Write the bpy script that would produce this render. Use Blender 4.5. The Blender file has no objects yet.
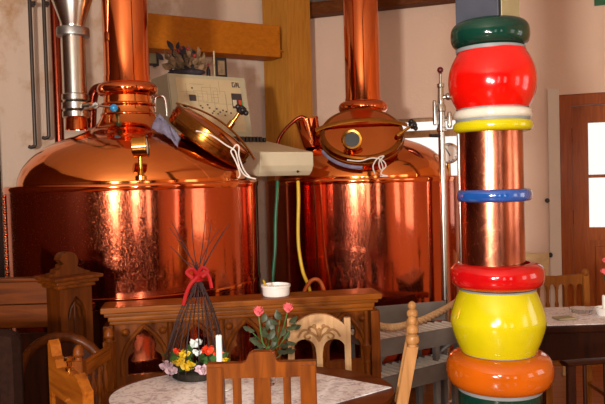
import bpy, bmesh, math, random
from mathutils import Vector, Matrix, noise
R = math.radians
PI = math.pi
random.seed(7)
scene = bpy.context.scene
COL = scene.collection

# ------------------------------------------------------------------ camera
F = 680.0
EYE = Vector((0, 0, 1.6))
PITCH, ROLL = R(1.85), R(-1.6)
cam_d = bpy.data.cameras.new('camera'); cam = bpy.data.objects.new('camera', cam_d); COL.objects.link(cam)
cam_d.sensor_width = 36; cam_d.lens = F / 605 * 36; cam_d.clip_start = 0.05
ROT = Matrix.Rotation(R(90) - PITCH, 3, 'X') @ Matrix.Rotation(ROLL, 3, 'Z')
cam.matrix_world = Matrix.Translation(EYE) @ ROT.to_4x4()
scene.camera = cam

def W(px, py, d):
    v = ROT @ Vector(((px - 302.5) / F, (202 - py) / F, -1))
    return EYE + v * (d / v.y)
def at_z(px, py, z):
    v = ROT @ Vector(((px - 302.5) / F, (202 - py) / F, -1))
    return EYE + v * ((z - EYE.z) / v.z)

# ------------------------------------------------------------------ materials
def lin(c):
    return tuple(((x / 255) / 12.92 if x / 255 <= 0.04045 else ((x / 255 + 0.055) / 1.055) ** 2.4) for x in c) + (1,)
class NT:
    def __init__(self, name):
        self.m = bpy.data.materials.new(name); self.m.use_nodes = True
        self.t = self.m.node_tree; self.b = self.t.nodes['Principled BSDF']
    def n(self, typ, **kw):
        x = self.t.nodes.new(typ)
        for k, v in kw.items():
            if k in x.inputs.keys(): x.inputs[k].default_value = v
            else: setattr(x, k, v)
        return x
    def l(self, a, b): self.t.links.new(a, b)
    def coords(self, scale=(1, 1, 1), rot=(0, 0, 0)):
        tc = self.n('ShaderNodeTexCoord'); mp = self.n('ShaderNodeMapping')
        mp.inputs['Scale'].default_value = scale; mp.inputs['Rotation'].default_value = rot
        self.l(tc.outputs['Object'], mp.inputs['Vector']); return mp.outputs['Vector']
    def ramp(self, fac, stops):
        r = self.n('ShaderNodeValToRGB'); e = r.color_ramp.elements
        e[0].position, e[0].color = stops[0]; e[1].position, e[1].color = stops[-1]
        for p, c in stops[1:-1]:
            q = e.new(p); q.color = c
        self.l(fac, r.inputs['Fac']); return r.outputs['Color']
    def bump(self, h, strength=0.2, dist=0.01):
        b = self.n('ShaderNodeBump', Strength=strength, Distance=dist)
        self.l(h, b.inputs['Height']); self.l(b.outputs['Normal'], self.b.inputs['Normal'])

def plain(name, c, rough=0.5, metal=0.0, coat=0.0, **kw):
    k = NT(name); k.b.inputs['Base Color'].default_value = lin(c)
    k.b.inputs['Roughness'].default_value = rough; k.b.inputs['Metallic'].default_value = metal
    k.b.inputs['Coat Weight'].default_value = coat; k.b.inputs['Coat Roughness'].default_value = 0.06
    nz = k.n('ShaderNodeTexNoise', Scale=kw.get('ns', 14.0), Detail=3.0); k.l(k.coords(), nz.inputs['Vector'])
    v = kw.get('var', 0.12)
    a = lin(c); lo = tuple(x * (1 - v) for x in a[:3]) + (1,); hi = tuple(min(1, x * (1 + v)) for x in a[:3]) + (1,)
    k.l(k.ramp(nz.outputs['Fac'], [(0.3, lo), (0.7, hi)]), k.b.inputs['Base Color'])
    k.b.inputs['Specular IOR Level'].default_value = kw.get('spec', 0.5)
    if kw.get('bump'): k.bump(nz.outputs['Fac'], kw['bump'], 0.004)
    return k.m

lin_ = lin
def warm(c):
    q = [((x / 255 + 0.055) / 1.055) ** 2.4 for x in c]; return (q[0] * .82, q[1] * 0.72, q[2] * 0.40, 1)
def wood(name, c1, c2, axis='z', rough=0.45, coat=0.04, sc=1.0, pale=False):
    k = NT(name); lin = lin_ if pale else warm
    s = {'x': (1.5, 16, 16), 'y': (16, 1.5, 16), 'z': (16, 16, 1.5)}[axis]
    v = k.coords(tuple(q * sc for q in s))
    n1 = k.n('ShaderNodeTexNoise', Scale=2.2, Detail=6.0, Distortion=0.8); k.l(v, n1.inputs['Vector'])
    k.l(k.ramp(n1.outputs['Fac'], [(0.25, lin(c1)), (0.75, lin(c2))]), k.b.inputs['Base Color'])
    k.b.inputs['Roughness'].default_value = rough; k.b.inputs['Coat Weight'].default_value = coat; k.b.inputs['Specular IOR Level'].default_value = 0.13
    k.b.inputs['Coat Roughness'].default_value = 0.15
    k.bump(n1.outputs['Fac'], 0.12, 0.004)
    return k.m

def copper(name, c, rough=0.1, scratch=0.0, wob=0.03, streak=True, tarn=None, sb=None, swirl=0.0, mott=2.5):
    k = NT(name); k.b.inputs['Metallic'].default_value = 1.0
    v = k.coords((1, 1, 0.35))
    n0 = k.n('ShaderNodeTexNoise', Scale=mott, Detail=4.0); k.l(v, n0.inputs['Vector'])
    a = lin(c); d = lin(tarn) if tarn else tuple(x * 0.8 for x in a[:3]) + (1,)
    k.l(k.ramp(n0.outputs['Fac'], [(0.35, d), (0.65, a)]), k.b.inputs['Base Color'])
    # wiped swirl scratches: thin arcs that spread the highlight
    w1 = k.n('ShaderNodeTexNoise', Scale=26.0, Detail=8.0, Roughness=0.75, Distortion=2.5); k.l(k.coords((1.2, 1.2, 0.7)), w1.inputs['Vector'])
    rr = k.n('ShaderNodeMapRange'); rr.inputs['From Min'].default_value = 0.4; rr.inputs['From Max'].default_value = 0.75
    rr.inputs['To Min'].default_value = rough; rr.inputs['To Max'].default_value = rough + scratch
    k.l(w1.outputs['Fac'], rr.inputs['Value']); k.l(rr.outputs['Result'], k.b.inputs['Roughness'])
    n2 = k.n('ShaderNodeTexNoise', Scale=3.0, Detail=1.0); k.l(k.coords((1, 1, 0.25)), n2.inputs['Vector'])
    b1 = k.n('ShaderNodeBump', Strength=wob, Distance=0.2); k.l(n2.outputs['Fac'], b1.inputs['Height'])
    if scratch > 0:
        b2 = k.n('ShaderNodeBump', Strength=sb if sb is not None else scratch * 0.3, Distance=0.004); k.l(w1.outputs['Fac'], b2.inputs['Height'])
        k.l(b1.outputs['Normal'], b2.inputs['Normal']); k.l(b2.outputs['Normal'], k.b.inputs['Normal'])
    if swirl > 0:
        acc = rr.outputs['Result']
        for sc_w, rot in ((22.0, (0.4, 0.3, 0.5)), (30.0, (-0.5, 0.7, -0.6)), (17.0, (0.9, -0.4, 0.2))):
            wv = k.n('ShaderNodeTexWave', Scale=sc_w, Distortion=14.0, Detail=3.0); wv.inputs['Detail Scale'].default_value = 1.6; k.l(k.coords((1, 1, 1), rot), wv.inputs['Vector'])
            th = k.n('ShaderNodeMapRange'); th.inputs['From Min'].default_value = 0.93; th.inputs['From Max'].default_value = 1.0; th.inputs['To Max'].default_value = swirl
            k.l(wv.outputs['Fac'], th.inputs['Value'])
            ad = k.n('ShaderNodeMath', operation='ADD'); k.l(acc, ad.inputs[0]); k.l(th.outputs['Result'], ad.inputs[1]); acc = ad.outputs[0]
        k.l(acc, k.b.inputs['Roughness'])
    if scratch > 0: pass
    else:
        k.l(b1.outputs['Normal'], k.b.inputs['Normal'])
    return k.m

M = {}
M['copper_body'] = copper('scratched copper sheet', (206, 104, 66), 0.06, 0.08, 0.03, tarn=(184, 88, 66), sb=.004, swirl=.10)
M['copper_dome'] = copper('polished copper dome', (244, 150, 80), 0.08, 0.04, 0.05, tarn=(230, 130, 66))
M['copper_pipe'] = copper('polished copper pipe', (238, 136, 78), 0.08, 0.03, 0.03, tarn=(214, 108, 66))
M['copper_dark'] = copper('tarnished copper', (150, 66, 44), 0.22, 0.1, 0.04, tarn=(104, 44, 34))
M['copper_matt'] = copper('mottled copper sleeve', (202, 120, 90), 0.2, 0.12, 0.05, tarn=(122, 60, 46), sb=.03, mott=13.0)
M['brass'] = plain('polished brass', (196, 138, 58), 0.16, 1.0, var=0.1)
M['bronze'] = plain('brown bronze', (166, 108, 46), 0.2, 1.0, var=0.12)
M['steel'] = plain('stainless steel', (200, 198, 194), 0.22, 1.0, var=0.06)
M['steel_dull'] = plain('dull galvanised steel', (158, 156, 154), 0.42, 1.0, var=0.15, ns=30)
M['grey_metal'] = plain('grey painted metal', (112, 104, 98), 0.45, 0.3, var=0.12)
M['tread'] = plain('worn bright tread metal', (214, 204, 190), 0.4, 0.2, var=0.05, ns=8)
M['pipe_grey'] = plain('grey conduit', (76, 66, 60), 0.4, 0.5)
M['black'] = plain('black plastic', (22, 20, 22), 0.35)
M['blue_knob'] = plain('blue plastic', (20, 130, 190), 0.3, coat=0.4)
M['glaze_green'] = plain('dark green glaze', (8, 46, 36), 0.12, coat=0.15, spec=0.35, var=0.3, ns=9)
M['glaze_red'] = plain('red glaze', (196, 10, 4), 0.14, coat=0.2, var=0.12, ns=7)
M['glaze_crimson'] = plain('crimson glaze', (168, 8, 12), 0.1, coat=0.2, var=0.12)
M['glaze_white'] = plain('ivory glaze', (196, 190, 176), 0.14, coat=0.2, var=0.04)
M['glaze_yellow'] = plain('yellow glaze', (182, 170, 10), 0.14, coat=0.2, var=0.07, ns=9)
M['glaze_blue'] = plain('blue glaze', (20, 70, 142), 0.12, coat=1.0)
M['glaze_orange'] = plain('orange glaze', (170, 78, 8), 0.1, coat=0.2, var=0.14, ns=6)
M['mortar'] = plain('grey joint', (120, 124, 126), 0.55)
M['slate'] = plain('slate blue painted post', (70, 74, 86), 0.35, 0.3)
M['olive_cream'] = plain('olive cream painted post', (158, 148, 112), 0.4)
M['walnut'] = wood('dark walnut', (58, 24, 5), (98, 48, 12), 'z')
M['walnut_x'] = wood('dark walnut lengthwise', (66, 28, 6), (116, 59, 16), 'x')
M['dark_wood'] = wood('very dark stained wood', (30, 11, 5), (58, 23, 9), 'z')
M['carved_brown'] = wood('carved brown oak', (86, 40, 8), (134, 72, 20), 'z')
M['carved_brown_x'] = wood('carved brown oak lengthwise', (104, 52, 12), (158, 92, 30), 'x')
M['rust_wood'] = wood('worn reddish brown chair wood', (80, 38, 9), (136, 74, 22), 'z', 0.32)
M['pine'] = wood('orange pine beam', (186, 110, 28), (210, 134, 44), 'x', 0.55, 0.0)
M['pine_post'] = wood('yellow pine post', (186, 126, 58), (212, 156, 86), 'z', 0.55, 0.0)
M['dark_beam'] = wood('brown stained beam', (88, 46, 20), (122, 70, 34), 'x', 0.55, 0.0)
M['light_wood'] = wood('pale limed oak', (168, 126, 84), (208, 168, 124), 'z', 0.5, 0.0, pale=True)
M['carving'] = wood('darker oak relief', (132, 92, 54), (160, 116, 72), 'z', 0.5, 0.0, pale=True)  # relief in a slightly darker tone of the same oak
M['post_oak'] = wood('golden oak', (136, 92, 50), (174, 126, 76), 'z', 0.4, 0.1, pale=True)
M['honey'] = wood('honey brown chair wood', (120, 66, 18), (160, 94, 34), 'z', pale=True)
M['cream_wood'] = wood('cream bentwood', (196, 164, 116), (218, 188, 140), 'x', 0.5, pale=True)
M['door_wood'] = wood('brown door wood', (146, 70, 20), (182, 100, 34), 'z', 0.4)
M['beige'] = plain('beige enamel', (176, 168, 140), 0.4, var=0.03)
M['beige_light'] = plain('light grey beige enamel', (200, 190, 162), 0.4, var=0.03)
M['beige_inset'] = plain('cream diagram sheet', (196, 176, 138), 0.5, var=0.03)
M['line_ink'] = plain('faint diagram ink', (164, 148, 118), 0.6)
M['dark_ink'] = plain('dark ink', (58, 50, 52), 0.6)
M['red_lamp'] = plain('red lamp', (214, 60, 30), 0.3)
M['green_lamp'] = plain('green lamp', (60, 150, 60), 0.3)
M['white'] = plain('white plastic', (226, 222, 216), 0.35, var=0.03)
M['wax'] = plain('white wax', (238, 234, 228), 0.45, var=0.02)
M['string'] = plain('white string', (216, 206, 198), 0.9)
M['rag'] = plain('grey blue rag', (116, 112, 136), 0.95, var=0.25, ns=30, bump=0.4)
M['rope'] = plain('tan rope', (176, 138, 96), 0.85, var=0.2, ns=60)
M['hose_green'] = plain('green cable', (20, 92, 62), 0.4)
M['hose_yellow'] = plain('yellow cable', (206, 168, 34), 0.4)
M['hose_orange'] = plain('orange hose', (186, 88, 26), 0.4)
M['twig'] = plain('dark twig', (46, 24, 22), 0.8, var=0.3, ns=40)
M['ribbon'] = plain('red ribbon', (140, 4, 6), 0.6, var=0.2, spec=0.2)
M['leaf'] = plain('green leaf', (58, 96, 42), 0.5, var=0.3, ns=30)
M['leaf_dark'] = plain('greyish rose leaf', (52, 60, 36), 0.5, var=0.3, ns=30)
M['petal_pink'] = plain('pink petal', (236, 110, 116), 0.5, var=0.2, ns=40)
M['petal_red'] = plain('red orange petal', (222, 62, 26), 0.5, var=0.2, ns=40)
M['petal_yellow'] = plain('yellow petal', (220, 184, 34), 0.5, var=0.2, ns=40)
M['petal_mauve'] = plain('mauve petal', (206, 176, 188), 0.5, var=0.15, ns=40)
M['petal_white'] = plain('pale petal', (218, 226, 222), 0.5, var=0.1, ns=40)
M['dried'] = plain('dried brown leaf', (140, 112, 82), 0.85, var=0.4, ns=25)
M['dried_dark'] = plain('dark dried leaf', (52, 46, 52), 0.85, var=0.4, ns=25)
M['red_berry'] = plain('dull red berry', (140, 40, 36), 0.5)
M['soil'] = plain('dark moss', (36, 30, 20), 0.9, var=0.4, ns=40)
M['fabric_dark'] = plain('dark brown upholstery', (34, 17, 10), 0.9, var=0.25, ns=60, bump=0.2, spec=0.1)
M['red_fabric'] = plain('red cushion cloth', (150, 20, 26), 0.8)
M['gauge_face'] = plain('white gauge dial', (244, 240, 232), 0.6, var=0.03)
M['green_sign'] = plain('green sign', (10, 92, 44), 0.4)
M['dark_red'] = plain('dark red knob', (92, 20, 24), 0.3)
M['iron'] = plain('dark iron', (60, 54, 50), 0.5, 0.7)

def glass(name, c=(255, 255, 255), rough=0.02):
    k = NT(name); k.b.inputs['Base Color'].default_value = lin(c); k.b.inputs['Roughness'].default_value = rough
    k.b.inputs['Transmission Weight'].default_value = 1.0; k.b.inputs['IOR'].default_value = 1.45
    n1 = k.n('ShaderNodeTexNoise', Scale=20.0); k.l(k.coords(), n1.inputs['Vector']); k.bump(n1.outputs['Fac'], 0.02, 0.002)
    return k.m
M['glass'] = glass('clear glass')
M['cut_glass'] = glass('frosted cut glass', (255, 255, 255), 0.22)
def pane(name):
    k = NT(name); t = k.t
    tr = k.n('ShaderNodeBsdfTransparent'); gl = k.n('ShaderNodeBsdfGlossy', Roughness=0.02)
    mx = k.n('ShaderNodeMixShader'); mx.inputs['Fac'].default_value = 0.06
    k.l(tr.outputs[0], mx.inputs[1]); k.l(gl.outputs[0], mx.inputs[2])
    k.l(mx.outputs[0], t.nodes['Material Output'].inputs['Surface']); return k.m
M['pane'] = pane('window glass')

def plaster(name, c, c2, stain=None):
    k = NT(name)
    n1 = k.n('ShaderNodeTexNoise', Scale=1.3, Detail=5.0); k.l(k.coords(), n1.inputs['Vector'])
    col = k.ramp(n1.outputs['Fac'], [(0.3, lin(c)), (0.7, lin(c2))])
    if stain:
        n3 = k.n('ShaderNodeTexNoise', Scale=2.6, Detail=6.0, Roughness=0.65); k.l(k.coords((1, 1, 0.8)), n3.inputs['Vector'])
        f = k.ramp(n3.outputs['Fac'], [(0.52, (0, 0, 0, 1)), (0.68, (1, 1, 1, 1))])
        mx = k.n('ShaderNodeMix', data_type='RGBA'); k.l(f, mx.inputs[0]); k.l(col, mx.inputs[6]); mx.inputs[7].default_value = lin(stain); col = mx.outputs[2]
    k.l(col, k.b.inputs['Base Color']); k.b.inputs['Roughness'].default_value = 0.8
    n2 = k.n('ShaderNodeTexNoise', Scale=38.0, Detail=4.0); k.l(k.coords(), n2.inputs['Vector']); k.bump(n2.outputs['Fac'], 0.25, 0.01)
    return k.m
M['wall_right'] = plaster('warm cream plaster', (222, 192, 170), (230, 200, 178))
M['wall_left'] = plaster('stained cream plaster', (216, 190, 170), (222, 198, 178), (190, 148, 110))
M['wall_rear'] = wood('darkened rear wall', (62, 34, 20), (96, 54, 32), 'z', 0.5, 0.0, 0.5)  # unseen rear walls coloured dark so the copper reflects a dim room
M['wall_ochre'] = plaster('warm ochre plaster', (232, 184, 124), (238, 194, 138))  # golden tint added on an unseen wall to warm the copper reflections
M['ceiling'] = plaster('white plaster ceiling', (220, 204, 188), (228, 214, 198))

def planks(name, c1, c2):
    k = NT(name)
    br = k.n('ShaderNodeTexBrick', Scale=1.0); br.inputs['Color1'].default_value = lin(c1); br.inputs['Color2'].default_value = lin(c2)
    br.inputs['Mortar'].default_value = lin((70, 36, 14)); br.inputs['Mortar Size'].default_value = 0.004
    br.inputs['Brick Width'].default_value = 1.6; br.inputs['Row Height'].default_value = 0.12
    k.l(k.coords(), br.inputs['Vector']); k.l(br.outputs['Color'], k.b.inputs['Base Color'])
    k.b.inputs['Roughness'].default_value = 0.3; k.b.inputs['Coat Weight'].default_value = 0.2; return k.m
M['floor'] = planks('orange brown floorboards', (168, 96, 38), (146, 80, 30))

def lace(name):
    k = NT(name)
    v1 = k.n('ShaderNodeTexVoronoi', Scale=60.0); k.l(k.coords((1, 1, 0)), v1.inputs['Vector'])
    base = k.ramp(v1.outputs['Distance'], [(0.1, lin((196, 188, 190))), (0.45, lin((226, 220, 220)))])
    v2 = k.n('ShaderNodeTexNoise', Scale=24.0, Detail=4.0, Distortion=1.5); k.l(k.coords((1, 1, 0)), v2.inputs['Vector'])
    f = k.ramp(v2.outputs['Fac'], [(0.5, (0, 0, 0, 1)), (0.66, (.7, .7, .7, 1))])
    mx = k.n('ShaderNodeMix', data_type='RGBA'); k.l(f, mx.inputs[0]); k.l(base, mx.inputs[6]); mx.inputs[7].default_value = lin((164, 140, 150))
    k.l(mx.outputs[2], k.b.inputs['Base Color']); k.b.inputs['Roughness'].default_value = 0.85
    k.bump(v1.outputs['Distance'], 0.3, 0.003); return k.m
M['lace'] = lace('white lace cloth')

# ------------------------------------------------------------------ mesh helpers
def BM(): return bmesh.new()
def box(bm, c, s, rz=0.0, bev=0.0, mat=None):
    """box of size s centred at c, optional yaw and bevel"""
    r = bmesh.ops.create_cube(bm, size=1.0)
    vs = r['verts']
    bmesh.ops.scale(bm, vec=s, verts=vs)
    if bev:
        es = list({e for v in vs for e in v.link_edges})
        q = bmesh.ops.bevel(bm, geom=es, offset=bev, segments=2, affect='EDGES', profile=0.5)
        vs = list({v for f in q['faces'] for v in f.verts} | {v for v in vs if v.is_valid})
    m = mat if mat is not None else Matrix.Translation(c) @ Matrix.Rotation(rz, 4, 'Z')
    bmesh.ops.transform(bm, matrix=m, verts=vs)
def lathe(bm, prof, seg=48, mat=None, c=(0, 0, 0)):
    mat = mat or Matrix.Translation(c)
    rings = []
    for r, z in prof:
        if r < 1e-5: rings.append([bm.verts.new(mat @ Vector((0, 0, z)))])
        else: rings.append([bm.verts.new(mat @ Vector((r * math.cos(2 * PI * i / seg), r * math.sin(2 * PI * i / seg), z))) for i in range(seg)])
    for a, b in zip(rings, rings[1:]):
        for i in range(seg):
            j = (i + 1) % seg
            if len(a) == 1 and len(b) == 1: continue
            if len(a) == 1: bm.faces.new((a[0], b[j], b[i]))
            elif len(b) == 1: bm.faces.new((a[i], a[j], b[0]))
            else: bm.faces.new((a[i], a[j], b[j], b[i]))
def tube(bm, pts, r, seg=10, closed=False, cap=True, flat=None):
    pts = [Vector(p) for p in pts]; n = len(pts)
    rad = r if isinstance(r, (list, tuple)) else [r] * n
    up = None; rings = []
    for i, p in enumerate(pts):
        if closed: t = pts[(i + 1) % n] - pts[i - 1]
        else: t = pts[min(i + 1, n - 1)] - pts[max(i - 1, 0)]
        t.normalize()
        if up is None:
            up = t.orthogonal().normalized()
            if flat is not None:
                up = (Vector(flat) - t * t.dot(Vector(flat))).normalized()
        else: up = (up - t * up.dot(t)).normalized()
        sd = t.cross(up)
        k = 1.0 if flat is None else 0.3
        rings.append([bm.verts.new(p + (sd * math.cos(2 * PI * j / seg) + up * (k * math.sin(2 * PI * j / seg))) * rad[i]) for j in range(seg)])
    prs = list(zip(rings, rings[1:])) + ([(rings[-1], rings[0])] if closed else [])
    for a, b in prs:
        for j in range(seg):
            q = (j + 1) % seg
            bm.faces.new((a[j], a[q], b[q], b[j]))
    if cap and not closed:
        bm.faces.new(rings[0][::-1]); bm.faces.new(rings[-1])
def smooth(pts, k=6):
    P = [Vector(p) for p in pts]; out = []
    for i in range(len(P) - 1):
        p0, p1, p2, p3 = P[max(i - 1, 0)], P[i], P[i + 1], P[min(i + 2, len(P) - 1)]
        for s in range(k):
            t = s / k
            out.append(0.5 * ((2 * p1) + (-p0 + p2) * t + (2 * p0 - 5 * p1 + 4 * p2 - p3) * t * t + (-p0 + 3 * p1 - 3 * p2 + p3) * t ** 3))
    out.append(P[-1]); return out
def ball(bm, c, r, sx=1, sy=1, sz=1, seg=16, mat=None):
    m = (Matrix.Translation(c) if mat is None else mat) @ Matrix.Diagonal((r * sx, r * sy, r * sz, 1))
    bmesh.ops.create_uvsphere(bm, u_segments=seg, v_segments=max(6, seg // 2 + 2), radius=1.0, matrix=m)
def plate(bm, outer, holes, t, mat):
    """plate in local xz (y thickness 0..t) with holes; mat maps it into place"""
    b2 = BM(); es = []
    for loop in [outer] + holes:
        vs = [b2.verts.new((x, 0, z)) for x, z in loop]
        for i in range(len(vs)): es.append(b2.edges.new((vs[i], vs[(i + 1) % len(vs)])))
    bmesh.ops.triangle_fill(b2, use_beauty=True, use_dissolve=False, edges=es, normal=(0, -1, 0))
    r = bmesh.ops.extrude_face_region(b2, geom=b2.faces[:])
    bmesh.ops.translate(b2, vec=(0, t, 0), verts=[v for v in r['geom'] if isinstance(v, bmesh.types.BMVert)])
    bmesh.ops.recalc_face_normals(b2, faces=b2.faces[:])
    bmesh.ops.transform(b2, matrix=mat, verts=b2.verts[:])
    me = bpy.data.meshes.new('tmp'); b2.to_mesh(me); b2.free(); bm.from_mesh(me); bpy.data.meshes.remove(me)
def face_mat(o, xdir):
    """matrix whose local x runs along horizontal xdir, z up, origin o"""
    x = Vector((xdir[0], xdir[1], 0)).normalized(); z = Vector((0, 0, 1)); y = z.cross(x)
    m = Matrix((x, y, z)).transposed().to_4x4(); m.translation = Vector(o); return m
def zmat(o, zdir, xhint=(1, 0, 0)):
    z = Vector(zdir).normalized(); x = Vector(xhint); x = (x - z * x.dot(z)).normalized(); y = z.cross(x)
    m = Matrix((x, y, z)).transposed().to_4x4(); m.translation = Vector(o); return m

# ------------------------------------------------------------------ object helpers
MATS = {}
def link(name, bm, mat, parent=None, sm=True, ang=38):
    bmesh.ops.remove_doubles(bm, verts=bm.verts[:], dist=1e-6)
    bmesh.ops.recalc_face_normals(bm, faces=bm.faces[:])
    me = bpy.data.meshes.new(name); bm.to_mesh(me); bm.free()
    for m in (mat if isinstance(mat, (list, tuple)) else [mat]): me.materials.append(m)
    if sm: me.shade_smooth(); me.set_sharp_from_angle(angle=R(ang))
    o = bpy.data.objects.new(name, me); COL.objects.link(o)
    if sm:
        md = o.modifiers.new('weighted_normals', 'WEIGHTED_NORMAL'); md.keep_sharp = True; md.weight = 80
    if parent is not None: o.parent = parent
    return o
def thing(name, label, cat, loc=(0, 0, 0), rz=0.0, group=None):
    o = bpy.data.objects.new(name, None); COL.objects.link(o); o.empty_display_size = 0.1
    o.location = loc; o.rotation_euler = (0, 0, rz); o['label'] = label; o['category'] = cat
    if group: o['group'] = group
    MATS[o.name] = Matrix.Translation(loc) @ Matrix.Rotation(rz, 4, 'Z')
    return o
def root_of(o):
    while o.parent: o = o.parent
    return o
def part(name, bm, mat, parent, world=False, label=None, **k):
    if world:
        bmesh.ops.transform(bm, matrix=MATS[root_of(parent).name].inverted(), verts=bm.verts[:])
    o = link(name, bm, mat, parent, **k)
    if label: o['label'] = label
    return o
def solo(name, bm, mat, label, cat, group=None, **k):
    xs = [v.co.x for v in bm.verts]; ys = [v.co.y for v in bm.verts]; zs = [v.co.z for v in bm.verts]
    c = Vector(((min(xs) + max(xs)) / 2, (min(ys) + max(ys)) / 2, min(zs)))
    bmesh.ops.translate(bm, vec=-c, verts=bm.verts[:])
    o = link(name, bm, mat, **k); o.location = c
    o['label'] = label; o['category'] = cat
    if group: o['group'] = group
    MATS[o.name] = Matrix.Translation(c)
    return o
def struct(name, bm, mat, parent=None, **k):
    o = link(name, bm, mat, parent, **k)
    if parent is None: o['kind'] = 'structure'
    return o

# ================================================================== ROOM
H = 3.43
uR = Vector((2.70, -0.92, 0)).normalized()
uL = Vector((2.31, 1.30, 0)).normalized()
def yR(x): return 7.231 - 0.341 * x
def yL(x): return 7.141 + 0.563 * x
C0 = Vector((0.1, yR(0.1), 0))
xl, xr, yb = -3.6, 4.3, -4.2
bm = BM()
v = [bm.verts.new(p) for p in [(xl, yb, 0), (xr, yb, 0), (xr, yR(xr), 0), (C0.x, C0.y, 0), (xl, yL(xl), 0)]]
bm.faces.new(v); r = bmesh.ops.extrude_face_region(bm, geom=bm.faces[:])
bmesh.ops.translate(bm, vec=(0, 0, -0.1), verts=[q for q in r['geom'] if isinstance(q, bmesh.types.BMVert)])
struct('floor', bm, M['floor'], sm=False)
bm = BM()
v = [bm.verts.new(p) for p in [(xl, yb, H), (xr, yb, H), (xr, yR(xr), H), (C0.x, C0.y, H), (xl, yL(xl), H)]]
bm.faces.new(v); r = bmesh.ops.extrude_face_region(bm, geom=bm.faces[:])
bmesh.ops.translate(bm, vec=(0, 0, 0.1), verts=[q for q in r['geom'] if isinstance(q, bmesh.types.BMVert)])
struct('ceiling', bm, M['ceiling'], sm=False)
T = 0.3
def rect(x0, z0, x1, z1): return [(x0, z0), (x1, z0), (x1, z1), (x0, z1)]
# right wall with a window and a glazed door.  s = distance along uR from C0
def sR(px, d=None):
    # distance along the right wall for a picture column near the horizon
    k = (px - 302.5) / F
    x = k * 7.231 / (1 + 0.341 * k)
    return (Vector((x, yR(x), 0)) - C0).length
def pR(s, z, off=0.0):
    n = Vector((uR.y, -uR.x, 0)); return C0 + uR * s + n * off + Vector((0, 0, z))
LR = (Vector((xr, yR(xr), 0)) - C0).length
w0, w1 = sR(393), sR(468)
d0 = sR(561); d1 = d0 + 1.05; DH = 2.33
bm = BM(); plate(bm, rect(0, 0, LR, H), [rect(w0, 0.95, w1, 2.19), rect(d0, 0.01, d1, DH)], T, face_mat(C0, uR))
struct('wall_right', bm, M['wall_right'], sm=False)
LL = (C0 - Vector((xl, yL(xl), 0))).length
bm = BM(); plate(bm, rect(0, 0, LL, H), [], T, face_mat((xl, yL(xl), 0), uL))
struct('wall_left', bm, M['wall_left'], sm=False)
bm = BM(); plate(bm, rect(0, 0, yL(xl) - yb, H), [], T, face_mat((xl, yb, 0), (0, 1, 0)))
struct('wall_west', bm, M['wall_rear'], sm=False)
bm = BM(); plate(bm, rect(0, 0, yR(xr) - yb, H), [rect(3.4, 0.9, 4.6, 2.4), rect(5.6, 0.9, 6.8, 2.4)], T, face_mat((xr, yR(xr), 0), (0, -1, 0)))
struct('wall_east', bm, M['wall_ochre'], sm=False)
BWIN = [(1.2, 1.8), (3.2, 3.8), (5.5, 6.1)]
bm = BM(); plate(bm, rect(0, 0, xr - xl, H), [rect(a, 0.85, b, 2.45) for a, b in BWIN], T, face_mat((xr, yb, 0), (-1, 0, 0)))
struct('wall_back', bm, M['wall_rear'], sm=False)

def window(n, o, xd, a, b, z0, z1, mat, rails=2, split=None, mu=0.02):
    m = face_mat(o, xd); fr = 0.06 if split is None else 0.03
    bm = BM(); hs = []
    zs = [z0 + (z1 - z0) * i / rails for i in range(rails + 1)] if split is None else split; xm = (a + b) / 2
    for i in range(rails):
        if split is not None:
            hs.append(rect(a + fr, zs[i] + (fr if i == 0 else mu), b - fr, zs[i + 1] - (fr if i == rails - 1 else mu))); continue
        hs.append(rect(a + fr, zs[i] + (fr if i == 0 else mu), xm - 0.025, zs[i + 1] - (fr if i == rails - 1 else mu)))
        hs.append(rect(xm + 0.025, zs[i] + (fr if i == 0 else mu), b - fr, zs[i + 1] - (fr if i == rails - 1 else mu)))
    plate(bm, rect(a + 0.002, z0 + 0.002, b - 0.002, z1 - 0.002), hs, 0.05, m @ Matrix.Translation((0, 0.12, 0)))
    w = struct('window_%d' % n, bm, mat, sm=False)
    bm = BM(); plate(bm, rect(a + 0.02, z0 + 0.02, b - 0.02, z1 - 0.02), [], 0.006, m @ Matrix.Translation((0, 0.142, 0)))
    struct('pane', bm, M['pane'], w, sm=False)
    bm = BM(); box(bm, (0, 0, 0), (b - a - 0.01, 0.2, 0.03), mat=m @ Matrix.Translation(((a + b) / 2, -0.02, z0 + 0.016)), bev=0.005)
    struct('sill', bm, mat, w)
window(1, C0, uR, w0, w1, 0.95, 2.19, M['light_wood'], 2, [0.95, 2.035, 2.19], 0.035)
for i, (a, b) in enumerate(BWIN): window(2 + i, (xr, yb, 0), (-1, 0, 0), a, b, 0.85, 2.45, M['door_wood'], 3)
window(5, (xr, yR(xr), 0), (0, -1, 0), 3.4, 4.6, 0.9, 2.4, M['door_wood'])
window(6, (xr, yR(xr), 0), (0, -1, 0), 5.6, 6.8, 0.9, 2.4, M['door_wood'])

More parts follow.
